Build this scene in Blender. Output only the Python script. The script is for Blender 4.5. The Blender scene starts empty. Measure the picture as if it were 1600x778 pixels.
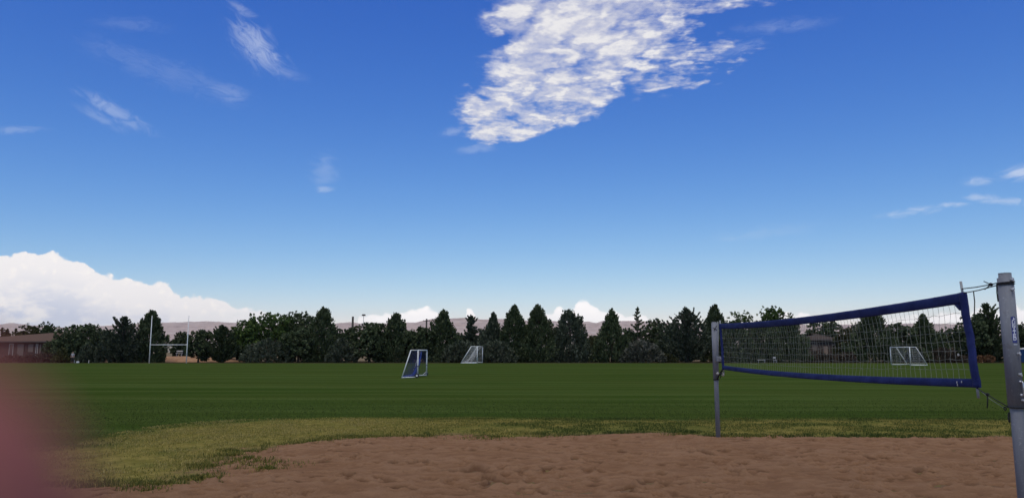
# A grass playing field beyond a sand volleyball court, dark trees along the far side, desert hills and big sky
SUN_E, SUN_ANG, SKY_S = 1.1, 16.0, 0.1
SKY_AIR, SKY_DUST, SKY_OZ = 1.0, 0.6, 2.0
SKY_G = [(1.82, 2.10), (1.32, 1.31), (.62, 1.06)]
CLOUD_K, EXPO = 1.0, 0.0
HAZE = 2.2e-5
import bpy, bmesh, math, random
import numpy as np
from mathutils import Vector, Matrix, noise as mnoise

random.seed(7)
RNG = np.random.default_rng(7)
S = bpy.context.scene
COL = S.collection
PI = math.pi

# ------------------------------------------------------------------ camera
EYE = 1.70
F = 1186.0                       # focal length in photo pixels (photo 1600 x 778)
PITCH = math.atan((550 - 389) / F)
cp, sp = math.cos(PITCH), math.sin(PITCH)
cam = bpy.data.cameras.new('camera')
cam.sensor_width = 36
cam.lens = 36 * F / 1600
cam.clip_start = 0.002
cam.clip_end = 80000
cam.dof.use_dof = True
cam.dof.focus_distance = 45
cam.dof.aperture_fstop = 9.0
co = bpy.data.objects.new('camera', cam)
COL.objects.link(co)
co.location = (0, 0, EYE)
co.rotation_euler = (PI / 2 + PITCH, 0, 0)
S.camera = co

def ray(px, py):
    xc, yc = (px - 800) / F, (389 - py) / F
    return Vector((xc, cp - yc * sp, sp + yc * cp))
def at(px, py, Y):
    d = ray(px, py)
    return Vector((0, 0, EYE)) + d * (Y / d.y)
def gr(px, py, z=0.0):
    d = ray(px, py)
    return Vector((0, 0, EYE)) + d * ((z - EYE) / d.z)

# ------------------------------------------------------------------ helpers
def tag(o, label=None, cat=None, group=None, kind=None):
    if label: o['label'] = label
    if cat: o['category'] = cat
    if group: o['group'] = group
    if kind: o['kind'] = kind
    return o
def link(name, me, parent=None, mats=()):
    o = bpy.data.objects.new(name, me)
    COL.objects.link(o)
    for m in mats: me.materials.append(m)
    if parent: o.parent = parent
    return o
def empty(name, loc=(0, 0, 0), rz=0.0, label=None, cat=None, group=None):
    o = bpy.data.objects.new(name, None)
    COL.objects.link(o)
    o.empty_display_size = 0.2
    o.location = loc
    o.rotation_euler = (0, 0, rz)
    return tag(o, label, cat, group)
def mesh_np(name, verts, faces_flat, nper, smooth=False):
    """verts (n,3), faces_flat (m*nper,) all faces with nper corners"""
    me = bpy.data.meshes.new(name)
    n = len(verts); m = len(faces_flat) // nper
    me.vertices.add(n)
    me.vertices.foreach_set('co', np.asarray(verts, np.float32).ravel())
    me.loops.add(m * nper)
    me.loops.foreach_set('vertex_index', np.asarray(faces_flat, np.int32))
    me.polygons.add(m)
    me.polygons.foreach_set('loop_start', np.arange(0, m * nper, nper, dtype=np.int32))
    me.polygons.foreach_set('loop_total', np.full(m, nper, np.int32))
    me.update(calc_edges=True)
    if smooth: me.polygons.foreach_set('use_smooth', np.ones(m, bool))
    return me
def attr(me, name, vals, domain='POINT'):
    a = me.attributes.new(name, 'FLOAT', domain)
    a.data.foreach_set('value', np.asarray(vals, np.float32))

class MB:
    """collects shapes in a bmesh, then links them as ONE mesh object"""
    def __init__(s): s.bm = bmesh.new()
    def box(s, c, size, rot=None, bevel=0.0):
        M = Matrix.Translation(c) @ (rot.to_4x4() if rot else Matrix()) @ Matrix.Diagonal((*size, 1))
        r = bmesh.ops.create_cube(s.bm, size=1, matrix=M)
        if bevel:
            es = list({e for v in r['verts'] for e in v.link_edges})
            bmesh.ops.bevel(s.bm, geom=es, offset=bevel, segments=2, affect='EDGES', profile=.7)
        return s
    def tube(s, pts, r, n=10, cap=True):
        pts = [Vector(p) for p in pts]
        rs = r if isinstance(r, (list, tuple)) else [r] * len(pts)
        rings = []
        up = None
        for i, p in enumerate(pts):
            t = (pts[min(i + 1, len(pts) - 1)] - pts[max(i - 1, 0)])
            t.normalize()
            if up is None:
                up = Vector((0, 0, 1)) if abs(t.z) < .9 else Vector((0, 1, 0))
            x = t.cross(up)
            if x.length < 1e-6: x = t.orthogonal()
            x.normalize(); y = x.cross(t).normalized(); up = y
            rings.append([s.bm.verts.new(p + (x * math.cos(2 * PI * k / n) + y * math.sin(2 * PI * k / n)) * rs[i]) for k in range(n)])
        for a, b in zip(rings, rings[1:]):
            for k in range(n):
                f = s.bm.faces.new((a[k], a[(k + 1) % n], b[(k + 1) % n], b[k])); f.smooth = True
        if cap:
            s.bm.faces.new(rings[0][::-1]); s.bm.faces.new(rings[-1])
        return s
    def sphere(s, c, r, sc=(1, 1, 1), sub=2):
        M = Matrix.Translation(c) @ Matrix.Diagonal((sc[0] * r, sc[1] * r, sc[2] * r, 1))
        v = bmesh.ops.create_icosphere(s.bm, subdivisions=sub, radius=1, matrix=M)['verts']
        for q in v:
            for f in q.link_faces: f.smooth = True
        return s
    def torus(s, c, R, r, axis='x', n=24, m=10):
        c = Vector(c); rings = []
        for i in range(n):
            a = 2 * PI * i / n
            if axis == 'x': d = Vector((0, math.cos(a), math.sin(a))); ax = Vector((1, 0, 0))
            elif axis == 'y': d = Vector((math.cos(a), 0, math.sin(a))); ax = Vector((0, 1, 0))
            else: d = Vector((math.cos(a), math.sin(a), 0)); ax = Vector((0, 0, 1))
            rings.append([s.bm.verts.new(c + d * (R + r * math.cos(2 * PI * k / m)) + ax * r * math.sin(2 * PI * k / m)) for k in range(m)])
        for i in range(n):
            a, b = rings[i], rings[(i + 1) % n]
            for k in range(m):
                f = s.bm.faces.new((a[k], a[(k + 1) % m], b[(k + 1) % m], b[k])); f.smooth = True
        return s
    def face(s, pts):
        s.bm.faces.new([s.bm.verts.new(p) for p in pts]); return s
    def prism(s, poly, d):
        """poly: list of 3-D points, d: extrusion vector"""
        a = [s.bm.verts.new(p) for p in poly]; b = [s.bm.verts.new(Vector(p) + Vector(d)) for p in poly]
        s.bm.faces.new(a[::-1]); s.bm.faces.new(b)
        for k in range(len(a)): s.bm.faces.new((a[k], a[(k + 1) % len(a)], b[(k + 1) % len(a)], b[k]))
        return s
    def build(s, name, mat, parent=None, bevel=0):
        bmesh.ops.recalc_face_normals(s.bm, faces=s.bm.faces)
        me = bpy.data.meshes.new(name)
        s.bm.to_mesh(me); s.bm.free()
        return link(name, me, parent, [mat])

# ---- shader helpers
class NT:
    def __init__(s, tree): s.t = tree; s.N = tree.nodes; s.L = tree.links
    def n(s, typ, **kw):
        x = s.N.new(typ)
        for k, v in kw.items(): setattr(x, k, v)
        return x
    def put(s, sock, v):
        if hasattr(v, 'is_linked') or hasattr(v, 'links'): s.L.new(v, sock)
        else: sock.default_value = v
    def m(s, op, a, b=None, c=None, clamp=False):
        x = s.n('ShaderNodeMath', operation=op, use_clamp=clamp)
        s.put(x.inputs[0], a)
        if b is not None: s.put(x.inputs[1], b)
        if c is not None: s.put(x.inputs[2], c)
        return x.outputs[0]
    def ss(s, v, lo, hi, o0=0.0, o1=1.0):
        x = s.n('ShaderNodeMapRange', interpolation_type='SMOOTHSTEP')
        for i, q in enumerate((v, lo, hi, o0, o1)): s.put(x.inputs[i], q)
        return x.outputs[0]
    def comb(s, x, y, z=0.0):
        c = s.n('ShaderNodeCombineXYZ')
        s.put(c.inputs[0], x); s.put(c.inputs[1], y); s.put(c.inputs[2], z)
        return c.outputs[0]
    def sep(s, v):
        x = s.n('ShaderNodeSeparateXYZ'); s.put(x.inputs[0], v); return x.outputs
    def noise(s, vec, scale, detail=4, rough=.55, lac=2.0, dist=0.0, color=False, typ='FBM', dim='3D'):
        x = s.n('ShaderNodeTexNoise', noise_type=typ, noise_dimensions=dim)
        if vec is not None: s.put(x.inputs['Vector'], vec)
        s.put(x.inputs['Scale'], scale); s.put(x.inputs['Detail'], detail); s.put(x.inputs['Roughness'], rough)
        s.put(x.inputs['Lacunarity'], lac); s.put(x.inputs['Distortion'], dist)
        return x.outputs['Color' if color else 'Fac']
    def mix(s, f, a, b):
        x = s.n('ShaderNodeMix', data_type='RGBA'); s.put(x.inputs[0], f)
        s.put(x.inputs[6], a if not isinstance(a, tuple) else (*a[:3], 1)); s.put(x.inputs[7], b if not isinstance(b, tuple) else (*b[:3], 1))
        return x.outputs[2]
    def vm(s, op, a, b=None):
        x = s.n('ShaderNodeVectorMath', operation=op); s.put(x.inputs[0], a)
        if b is not None: s.put(x.inputs[1], b)
        return x.outputs[0]

def new_mat(name, base=(.5, .5, .5), rough=.7, metal=0.0, spec=.5):
    m = bpy.data.materials.new(name); m.use_nodes = True
    b = m.node_tree.nodes['Principled BSDF']
    b.inputs['Base Color'].default_value = (*base, 1)
    b.inputs['Roughness'].default_value = rough
    b.inputs['Metallic'].default_value = metal
    b.inputs['Specular IOR Level'].default_value = spec
    return m, NT(m.node_tree), b
def worn(name, base, var=.18, scale=6.0, rough=.6, metal=0.0, bump=0.0, spec=.5):
    """paint / metal / wood with uneven tone (object space)"""
    m, t, b = new_mat(name, base, rough, metal, spec)
    tc = t.n('ShaderNodeTexCoord').outputs['Object']
    f = t.noise(tc, scale, 5, .65)
    lo = tuple(c * (1 - var) for c in base); hi = tuple(min(1, c * (1 + var)) for c in base)
    t.put(b.inputs['Base Color'], t.mix(t.ss(f, .3, .7), lo, hi))
    t.put(b.inputs['Roughness'], t.ss(t.noise(tc, scale * 3, 3), .2, .8, max(0, rough - .15), min(1, rough + .15)))
    if bump:
        bp = t.n('ShaderNodeBump'); bp.inputs['Strength'].default_value = bump
        bp.inputs['Distance'].default_value = .01
        t.put(bp.inputs['Height'], t.noise(tc, scale * 8, 4)); t.put(b.inputs['Normal'], bp.outputs[0])
    return m

# ------------------------------------------------------------------ light and sky
SUN_EL, SUN_ROT = math.radians(57), math.radians(188)
sd = Vector((math.sin(SUN_ROT) * math.cos(SUN_EL), math.cos(SUN_ROT) * math.cos(SUN_EL), math.sin(SUN_EL)))
sun = bpy.data.lights.new('sun', 'SUN')
sun.energy = SUN_E
sun.angle = math.radians(SUN_ANG)
sun.color = (1.0, .95, .88)
so = bpy.data.objects.new('sun', sun); COL.objects.link(so)
so.rotation_euler = sd.to_track_quat('Z', 'Y').to_euler()

W = bpy.data.worlds.new('World'); S.world = W; W.use_nodes = True
W.cycles.sampling_method = 'MANUAL'; W.cycles.sample_map_resolution = 512
t = NT(W.node_tree)
bg = W.node_tree.nodes['Background']
bg.inputs['Strength'].default_value = SKY_S
sky = t.n('ShaderNodeTexSky', sky_type='NISHITA', sun_disc=False)
sky.sun_elevation = SUN_EL; sky.sun_rotation = SUN_ROT
sky.altitude = 1200; sky.air_density = SKY_AIR; sky.dust_density = SKY_DUST; sky.ozone_density = SKY_OZ
dirv = t.n('ShaderNodeTexCoord').outputs['Generated']
X, Yd, Z = t.sep(dirv)
ys = t.m('MAXIMUM', Yd, .04)
A = t.m('DIVIDE', X, ys); B = t.m('DIVIDE', Z, ys)
front = t.ss(Yd, .05, .3)
zs = t.m('MAXIMUM', Z, .02)
plane = t.comb(t.m('DIVIDE', X, zs), t.m('DIVIDE', Yd, zs))      # a flat cloud deck seen from below
def AB(px, py):
    d = ray(px, py); return d.x / d.y, d.z / d.y
def ell(px, py, rx, ry, rot=0.0, ab=None):
    """soft ellipse about a direction of the sky: 1 in the middle, 0 at the rim"""
    a0, b0 = AB(px, py)
    a_, b_ = ab or (A, B)
    da = t.m('MULTIPLY', t.m('SUBTRACT', a_, a0), F); db = t.m('MULTIPLY', t.m('SUBTRACT', b_, b0), F)
    c, s_ = math.cos(rot), math.sin(rot)
    u = t.m('DIVIDE', t.m('ADD', t.m('MULTIPLY', da, c), t.m('MULTIPLY', db, s_)), rx)
    v = t.m('DIVIDE', t.m('SUBTRACT', t.m('MULTIPLY', db, c), t.m('MULTIPLY', da, s_)), ry)
    r = t.m('SQRT', t.m('ADD', t.m('MULTIPLY', u, u), t.m('MULTIPLY', v, v)))
    return t.m('SUBTRACT', 1.0, r), u, v
def mx(vals):
    r = vals[0]
    for v in vals[1:]: r = t.m('MAXIMUM', r, v)
    return r

# the broken altocumulus patch high over the field
wv = t.noise(plane, 1.6, 3, .5, color=True, dim='2D')
wx, wy, _ = t.sep(wv)
Aw = t.m('ADD', A, t.m('MULTIPLY', t.m('SUBTRACT', wx, .5), .07)); Bw = t.m('ADD', B, t.m('MULTIPLY', t.m('SUBTRACT', wy, .5), .035))
pat = [(965, -30, 240, 110, 0), (950, 60, 200, 75, .2), (900, 118, 175, 52, .38), (865, 172, 125, 36, .36), (800, 210, 70, 20, .12), (775, 165, 62, 52, .3),
       (1060, 100, 135, 50, .28), (1095, -4, 160, 38, .05), (820, 20, 100, 50, .3), (850, 60, 110, 60, .4), (835, 105, 85, 52, .5), (778, 205, 52, 24, .2)]
cov = mx([ell(*e, ab=(Aw, Bw))[0] for e in pat])
pw = t.vm('ADD', plane, t.vm('MULTIPLY', t.vm('SUBTRACT', t.noise(plane, 5.0, 4, .6, color=True, dim='2D'), (.5, .5, .5)), (.30, .34, 0)))
pw = t.vm('MULTIPLY', pw, (.88, .62, 1.0))
vor = t.n('ShaderNodeTexVoronoi', feature='SMOOTH_F1', voronoi_dimensions='2D')
vor.inputs['Scale'].default_value = 9.5; vor.inputs['Smoothness'].default_value = .55; vor.inputs['Detail'].default_value = 1.0; vor.inputs['Roughness'].default_value = .55
t.put(vor.inputs['Vector'], pw)
puff = t.m('SUBTRACT', .62, vor.outputs['Distance'])                 # round puffs of the cloud deck
n1 = t.noise(t.vm('MULTIPLY', plane, (.78, .50, 1.0)), 15.0, 7, .62, dim='2D')
n2 = t.noise(plane, 2.6, 3, .55, dim='2D')
fib = t.noise(t.vm('MULTIPLY', plane, (2.4, 6.0, 1.0)), 2.2, 6, .68, dim='2D')          # fine ripples across the thin right side
rs = t.ss(A, AB(960, 300)[0], AB(1110, 300)[0])
hole = t.m('ADD', t.m('MULTIPLY', puff, 1.35), t.m('ADD', t.m('MULTIPLY', t.m('SUBTRACT', n1, .5), 1.5), t.m('MULTIPLY', t.m('SUBTRACT', n2, .5), .8)))
hole = t.m('ADD', hole, t.m('MULTIPLY', rs, t.m('MULTIPLY_ADD', fib, 2.2, -1.45)))
dens = t.m('ADD', t.m('MULTIPLY', t.m('MINIMUM', cov, .50), 2.3), t.m('SUBTRACT', hole, .38))
alphaA = t.m('MULTIPLY', t.ss(dens, -.30, 1.25), t.ss(cov, -.32, .36))
lit = t.ss(t.m('ADD', t.m('MULTIPLY', puff, 1.0), t.m('MULTIPLY', t.m('SUBTRACT', n1, .5), 1.0)), -.05, .45)
colA = t.mix(lit, (.70, .70, .77), (.87, .855, .86))

# thin wisps: (px, py, half length, half width, angle, strength)
wis = [(403, 74, 78, 30, -.80, .54), (378, 16, 36, 10, -.45, .30), (430, 106, 66, 12, -.35, .24), (180, 175, 92, 14, -.52, .38), (160, 186, 62, 10, -.5, .22),
       (255, 110, 190, 28, -.36, .11), (352, 145, 56, 18, -.25, .22), (508, 266, 32, 28, -.3, .22), (507, 296, 20, 6, 0, .36), (30, 203, 60, 8, .0, .24), (708, 206, 26, 9, .2, .30), (745, 232, 40, 10, .1, .25),
       (1425, 331, 66, 8, .14, .50), (1488, 319.5, 30, 5, .04, .58), (1530, 282, 40, 8, .12, .52), (1594, 270, 44, 13, .18, .80), (1535, 310, 36, 8, -.08, .55), (1585, 314, 66, 8, .0, .55),
       (1200, 362, 110, 12, .12, .13), (1225, 40, 95, 14, .1, .20), (1150, 78, 70, 12, .3, .20), (1140, 373, 28, 5, 0, .16), (205, 38, 80, 16, -.1, .09)]
alphaW = None
for i, (px, py, rx, ry, rot, st) in enumerate(wis):
    e, u, v = ell(px, py, rx * 1.25, ry * 1.5, rot)
    nn = t.noise(t.comb(t.m('MULTIPLY_ADD', u, rx * .022, 3.7 * i), t.m('MULTIPLY_ADD', v, ry * .075, 1.3 * i)), 1.5, 5, .68, dist=.6, dim='2D')
    a = t.m('MULTIPLY', t.ss(t.m('ADD', e, t.m('MULTIPLY', t.m('SUBTRACT', nn, .5), 2.4)), .05, 1.25), t.m('MULTIPLY', t.ss(e, 0.0, .75), st * .74))
    alphaW = a if alphaW is None else t.m('MAXIMUM', alphaW, a)

# the cumulus bank along the horizon: its top line as height over direction
top = [(-100, 402), (0, 394), (29, 389), (48, 392), (67, 390), (80, 395), (112, 402), (128, 408), (137, 421), (180, 431), (225, 438), (254, 438), (262, 447), (266, 455), (296, 460), (334, 461), (347, 465), (366, 475), (400, 482), (419, 486), (470, 522), (520, 529), (548, 526), (560, 488), (580, 486), (600, 485.5), (622, 481.5), (646, 480.5), (657, 478), (667, 476), (673, 480), (687, 487), (704, 522), (718, 520), (728, 481), (735, 479), (742, 482), (749, 520), (790, 528), (835, 522), (846, 486), (858, 480), (864, 484), (869, 477), (881, 478), (886, 484), (896, 482), (901, 469), (908, 461), (916, 463), (925, 466), (928, 475), (937, 477), (948, 483), (956, 485), (964, 479), (970, 483), (980, 490), (994, 490), (1005, 483), (1014, 487), (1026, 520), (1042, 524), (1052, 489), (1063, 486), (1085, 492), (1130, 524), (1210, 520), (1223, 480), (1239, 478), (1245, 487), (1256, 482), (1268, 486), (1290, 523), (1330, 520), (1400, 491), (1460, 489), (1520, 482), (1537, 480), (1562, 479), (1578, 471), (1586, 469), (1600, 476), (1640, 470), (1700, 478)]
X0, X1 = -100.0, 1700.0
a_ = [AB(px, 550)[0] for px in (X0, X1)]
fbv = t.comb(t.m('MULTIPLY', A, 1.0), t.m('MULTIPLY', B, 1.25))
bil = t.n('ShaderNodeTexVoronoi', feature='SMOOTH_F1', voronoi_dimensions='2D'); bil.inputs['Scale'].default_value = 46; bil.inputs['Smoothness'].default_value = .6
bil.inputs['Detail'].default_value = 1.4; bil.inputs['Roughness'].default_value = .6
nw = t.noise(fbv, 30, 4, .6, color=True, dim='2D')
t.put(bil.inputs['Vector'], t.vm('ADD', fbv, t.vm('SCALE', t.vm('SUBTRACT', nw, (.5, .5, .5)))))
t.N[-1]
sc_ = [x for x in t.N if x.bl_idname == 'ShaderNodeVectorMath' and x.operation == 'SCALE'][-1]; sc_.inputs['Scale'].default_value = .016
bilf = bil.outputs['Distance']
jx = t.m('MULTIPLY', t.m('SUBTRACT', t.noise(fbv, 55, 4, .6, dim='2D'), .5), .007)
fx = t.m('DIVIDE', t.m('SUBTRACT', t.m('ADD', A, jx), a_[0]), a_[1] - a_[0], clamp=True)
fc = t.n('ShaderNodeFloatCurve'); cv = fc.mapping.curves[0]
def bnorm(py): return (AB(800, py)[1] + .0) / .2
pts = [((px - X0) / (X1 - X0), bnorm(py)) for px, py in top]
cv.points[0].location = pts[0]; cv.points[1].location = pts[-1]
for p in pts[1:-1]: cv.points.new(*p)
for p in cv.points: p.handle_type = 'VECTOR'
fc.mapping.use_clip = False
fc.mapping.update()
t.put(fc.inputs['Value'], fx)
prof = t.m('MULTIPLY', fc.outputs[0], .2)
over = t.m('SUBTRACT', prof, B)                                       # how far below the cloud top
rough_ = t.m('ADD', t.m('MULTIPLY', t.m('SUBTRACT', .35, bilf), .0075), t.m('MULTIPLY', t.m('SUBTRACT', t.noise(fbv, 110, 4, .55, dim='2D'), .5), .0035))
thick = t.m('ADD', over, rough_)
soft = t.ss(A, -.42, -.20, .003, .005)
alphaC = t.m('MULTIPLY', t.ss(thick, -.0008, soft), front)
nb = t.noise(t.comb(A, t.m('MULTIPLY', B, 2.6)), 13, 5, .6, dim='2D')
shade = t.m('MULTIPLY', t.ss(over, .018, .085), t.ss(nb, .34, .60))
shade = t.m('ADD', t.m('MULTIPLY', shade, .85), t.m('MULTIPLY', t.ss(bilf, .15, .60), .20), clamp=True)
colC = t.mix(t.m('MULTIPLY', shade, t.ss(A, -.40, -.22, 1, .35)), t.mix(t.ss(A, -.40, -.22), (1.10, 1.035, .985), (1.28, 1.22, 1.18)), (.70, .73, .85))
alphaC = t.m('MULTIPLY', alphaC, t.ss(t.m('ADD', t.m('MULTIPLY', B, 30), t.m('MULTIPLY', t.m('SUBTRACT', nb, .5), 2.0)), .35, 1.5, .35, .97))

# base sky: a touch deeper than the model's blue
sr = t.n('ShaderNodeSeparateColor'); t.put(sr.inputs[0], sky.outputs[0])
cc = t.n('ShaderNodeCombineColor')
for i, (p, q) in enumerate(SKY_G):
    t.put(cc.inputs[i], t.m('MULTIPLY', t.m('POWER', t.m('MULTIPLY', sr.outputs[i], SKY_S), p), q / SKY_S))
base = cc.outputs[0]
inv = 1.0 / SKY_S
def up(c):
    x = t.n('ShaderNodeVectorMath', operation='SCALE'); t.put(x.inputs[0], c); x.inputs['Scale'].default_value = inv * CLOUD_K
    return x.outputs[0]
# unseen cloud deck added overhead to whiten the sky light on the ground
deck = t.ss(t.m('ADD', Z, t.m('MULTIPLY', t.m('SUBTRACT', n2, .5), .16)), .54, .64)
colD = t.mix(t.ss(n1, .35, .65), (.60, .60, .63), (.80, .79, .79))
out = t.mix(t.m('MULTIPLY', deck, .9), base, up(colD))
out = t.mix(alphaC, out, up(colC))
out = t.mix(t.m('MULTIPLY', alphaW, front), out, up(t.mix(.5, (.74, .80, .93), (.74, .80, .93))))
out = t.mix(t.m('MULTIPLY', t.m('MULTIPLY', alphaA, front), .97), out, up(colA))
t.put(bg.inputs['Color'], out)
S.view_settings.view_transform = 'Standard'
S.view_settings.look = 'None'
S.view_settings.gamma = 1
S.view_settings.exposure = EXPO
S.view_settings.use_curve_mapping = False
S.cycles.use_denoising = True
S.cycles.max_bounces = 6
S.cycles.diffuse_bounces = 3
S.cycles.transparent_max_bounces = 8

# ------------------------------------------------------------------ numpy helpers
def vnoise(x, y, seed=0):
    xi = np.floor(x).astype(np.int64); yi = np.floor(y).astype(np.int64)
    fx = x - xi; fy = y - yi
    fx = fx * fx * (3 - 2 * fx); fy = fy * fy * (3 - 2 * fy)
    def h(a, b):
        n = (a * 374761393 + b * 668265263 + seed * 974711) & 0x7fffffff
        n = ((n ^ (n >> 13)) * 1274126177) & 0x7fffffff
        return ((n ^ (n >> 16)) & 0xffff) / 65535.0
    return (h(xi, yi) * (1 - fx) + h(xi + 1, yi) * fx) * (1 - fy) + (h(xi, yi + 1) * (1 - fx) + h(xi + 1, yi + 1) * fx) * fy
def fbm(x, y, o=4, seed=0, g=.5):
    r = 0; a = 1; s = 0
    for i in range(o):
        r = r + a * vnoise(x * 2 ** i, y * 2 ** i, seed + i); s += a; a *= g
    return r / s
def sdist(px, py, poly):
    """signed distance to a closed polygon, positive inside"""
    P = np.asarray(poly, float); Q = np.roll(P, -1, 0)
    best = np.full(px.shape, 1e9); ins = np.zeros(px.shape, bool)
    for (x0, y0), (x1, y1) in zip(P, Q):
        dx, dy = x1 - x0, y1 - y0
        L = dx * dx + dy * dy + 1e-12
        tt = np.clip(((px - x0) * dx + (py - y0) * dy) / L, 0, 1)
        best = np.minimum(best, np.hypot(px - x0 - tt * dx, py - y0 - tt * dy))
        if y0 != y1:
            ins ^= ((y0 > py) != (y1 > py)) & (px < dx * (py - y0) / dy + x0)
    return np.where(ins, best, -best)
def sstep(v, a, b):
    q = np.clip((v - a) / (b - a), 0, 1); return q * q * (3 - 2 * q)
def grid_mesh(name, xs, ys, zf, smooth=True):
    Xg, Yg = np.meshgrid(xs, ys)
    Zg = zf(Xg, Yg)
    nx, ny = len(xs), len(ys)
    v = np.stack([Xg.ravel(), Yg.ravel(), Zg.ravel()], 1)
    i = np.arange(nx * ny).reshape(ny, nx)
    f = np.stack([i[:-1, :-1], i[:-1, 1:], i[1:, 1:], i[1:, :-1]], -1).reshape(-1, 4)
    return v, f, Xg, Yg, Zg

# ------------------------------------------------------------------ ground, lawn, sand
edge_px = [(-500, 735), (40, 705), (110, 700), (150, 696), (190, 680), (250, 668), (330, 660), (430, 655), (600, 652), (800, 653), (1000, 655), (1300, 655), (1700, 656), (2100, 656)]
fringe_poly = [(gr(*p).x, gr(*p).y) for p in edge_px] + [(25, 2), (-12, 2)]
sand_px = [(-500, 790), (-100, 772), (140, 762), (230, 758), (300, 754), (330, 738), (352, 718), (400, 702), (470, 691), (560, 685), (700, 680), (800, 683), (900, 681), (1000, 676), (1060, 677),
           (1120, 683), (1300, 683), (1450, 684), (1590, 683), (1900, 684)]
sand_poly = [(gr(*p).x, gr(*p).y) for p in sand_px] + [(16, 3.0), (-9, 3.0)]

# the dry plain that runs out to the hills
m, t, b = new_mat('dry_plain', (.2, .15, .1), 1.0, 0, 0)
tc = t.n('ShaderNodeTexCoord').outputs['Object']
f1 = t.noise(tc, .012, 6, .6); f2 = t.noise(tc, .4, 5, .6)
t.put(b.inputs['Base Color'], t.mix(t.ss(f2, .35, .65), t.mix(t.ss(f1, .35, .65), (.20, .145, .095), (.13, .115, .065)), t.mix(t.ss(f1, .35, .65), (.26, .19, .13), (.17, .14, .085))))
R_ = 17000.0
gv = [(-R_, -R_, -.06), (R_, -R_, -.06), (R_, R_, -.06), (-R_, R_, -.06)]
ground = link('ground', mesh_np('ground', gv, [0, 1, 2, 3], 4), None, [m])
tag(ground, kind='structure', label='dry tan plain stretching from behind the trees to the hills')

xs = np.unique(np.concatenate([np.arange(-170, -14, 6.0), np.arange(-14, 12, .2), np.arange(12, 170.1, 6.0)]))
ys = np.unique(np.concatenate([np.arange(-12, 6, 2.0), np.arange(6, 21, .2), np.arange(21, 40, 1.0), np.arange(40, 122.1, 4.0)]))
v, f, Xg, Yg, Zg = grid_mesh('lawn', xs, ys, lambda x, y: np.zeros_like(x))
me = mesh_np('lawn', v, f.ravel(), 4)
sdf = sdist(Xg.ravel(), Yg.ravel(), fringe_poly)
wob = (fbm(Xg.ravel() * .9, Yg.ravel() * .9, 4, 5) - .5)
attr(me, 'dry', sstep(sdf + wob * 1.4, -.5, .7) * (1 - .45 * sstep(Xg.ravel(), -4.5, 1) * np.clip((fbm(Xg.ravel() * .8 + 40, Yg.ravel() * 1.3, 3, 66) - .42) * 4, 0, 1)))
sda = sdist(Xg.ravel(), Yg.ravel(), sand_poly)
attr(me, 'bare', sstep(sda + (fbm(Xg.ravel() * 2.2, Yg.ravel() * 2.2, 3, 9) - .5) * 1.2, -.55, .25))
m, t, b = new_mat('lawn_turf', (.05, .07, .02), 1.0, 0, 0)
tc = t.n('ShaderNodeTexCoord').outputs['Object']
x_, y_, z_ = t.sep(tc)
st = t.noise(t.comb(t.m('MULTIPLY', x_, .035), t.m('MULTIPLY', y_, .55)), 1.0, 6, .68)        # streaks left by mowing
st2 = t.noise(t.comb(t.m('MULTIPLY', x_, .09), t.m('MULTIPLY', y_, .13)), 1.0, 5, .6)
fine = t.noise(tc, 9.0, 5, .7)
near = t.noise(tc, 60.0, 3, .7)
g1 = t.mix(t.ss(st, .36, .64), (.038, .070, .0115), (.078, .113, .028))
g1 = t.mix(t.ss(st2, .35, .72, 0, .5), g1, (.062, .080, .017))
g1 = t.mix(t.ss(fine, .3, .7, 0, .45), g1, (.028, .046, .009))
g1 = t.mix(t.ss(near, .5, .8, 0, .35), g1, (.085, .105, .035))
# faint worn line where the mower turns
ln = t.m('ABSOLUTE', t.m('SUBTRACT', y_, t.m('ADD', 19.35, t.m('MULTIPLY', t.noise(t.comb(x_, 0.0), .5, 2), .25))))
lnm = t.m('MULTIPLY', t.ss(ln, .03, .13, 1, 0), t.m('MULTIPLY', t.ss(x_, -1.5, 3.0), t.ss(fine, .3, .6, .1, .55)))
g1 = t.mix(lnm, g1, (.13, .14, .07))
dn = t.noise(tc, 3.2, 5, .65)
dcol = t.mix(t.ss(dn, .32, .68), (.165, .145, .034), (.29, .235, .068))
dcol = t.mix(t.ss(fine, .35, .7, 0, .55), dcol, (.115, .092, .030))
at_d = t.n('ShaderNodeAttribute', attribute_name='dry').outputs['Fac']
at_b = t.n('ShaderNodeAttribute', attribute_name='bare').outputs['Fac']
g1 = t.mix(t.m('MULTIPLY', at_d, t.ss(t.noise(tc, 1.3, 4, .6), .25, .6, .55, 1.0)), g1, dcol)
g1 = t.mix(t.m('MULTIPLY', at_b, t.ss(fine, .35, .6, .35, 1.0)), g1, (.185, .112, .075))
t.put(b.inputs['Base Color'], g1)
bp = t.n('ShaderNodeBump'); bp.inputs['Strength'].default_value = .8; bp.inputs['Distance'].default_value = .03
t.put(bp.inputs['Height'], t.m('ADD', t.noise(tc, 22.0, 4, .7), t.m('MULTIPLY', st, .6))); t.put(b.inputs['Normal'], bp.outputs[0])
lawn = link('lawn', me, None, [m])
tag(lawn, kind='structure', label='wide mown green playing field with mowing streaks')

m, t, b = new_mat('bed_shade_soil', (.06, .045, .03), 1, 0, 0)  # soil sheet added, coloured dark for the shade under the trees
tc = t.n('ShaderNodeTexCoord').outputs['Object']
t.put(b.inputs['Base Color'], t.mix(t.ss(t.noise(tc, 1.2, 5, .65), .3, .7), (.040, .030, .020), (.085, .066, .040)))
bed = link('tree_shade_bed', mesh_np('tree_shade_bed', [(-170, 121.8, -.02), (170, 121.8, -.02), (170, 152, -.02), (-170, 152, -.02)], [0, 1, 2, 3], 4), None, [m])
tag(bed, kind='structure', label='soil under the row of trees, with their shade put into its colour')

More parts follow.
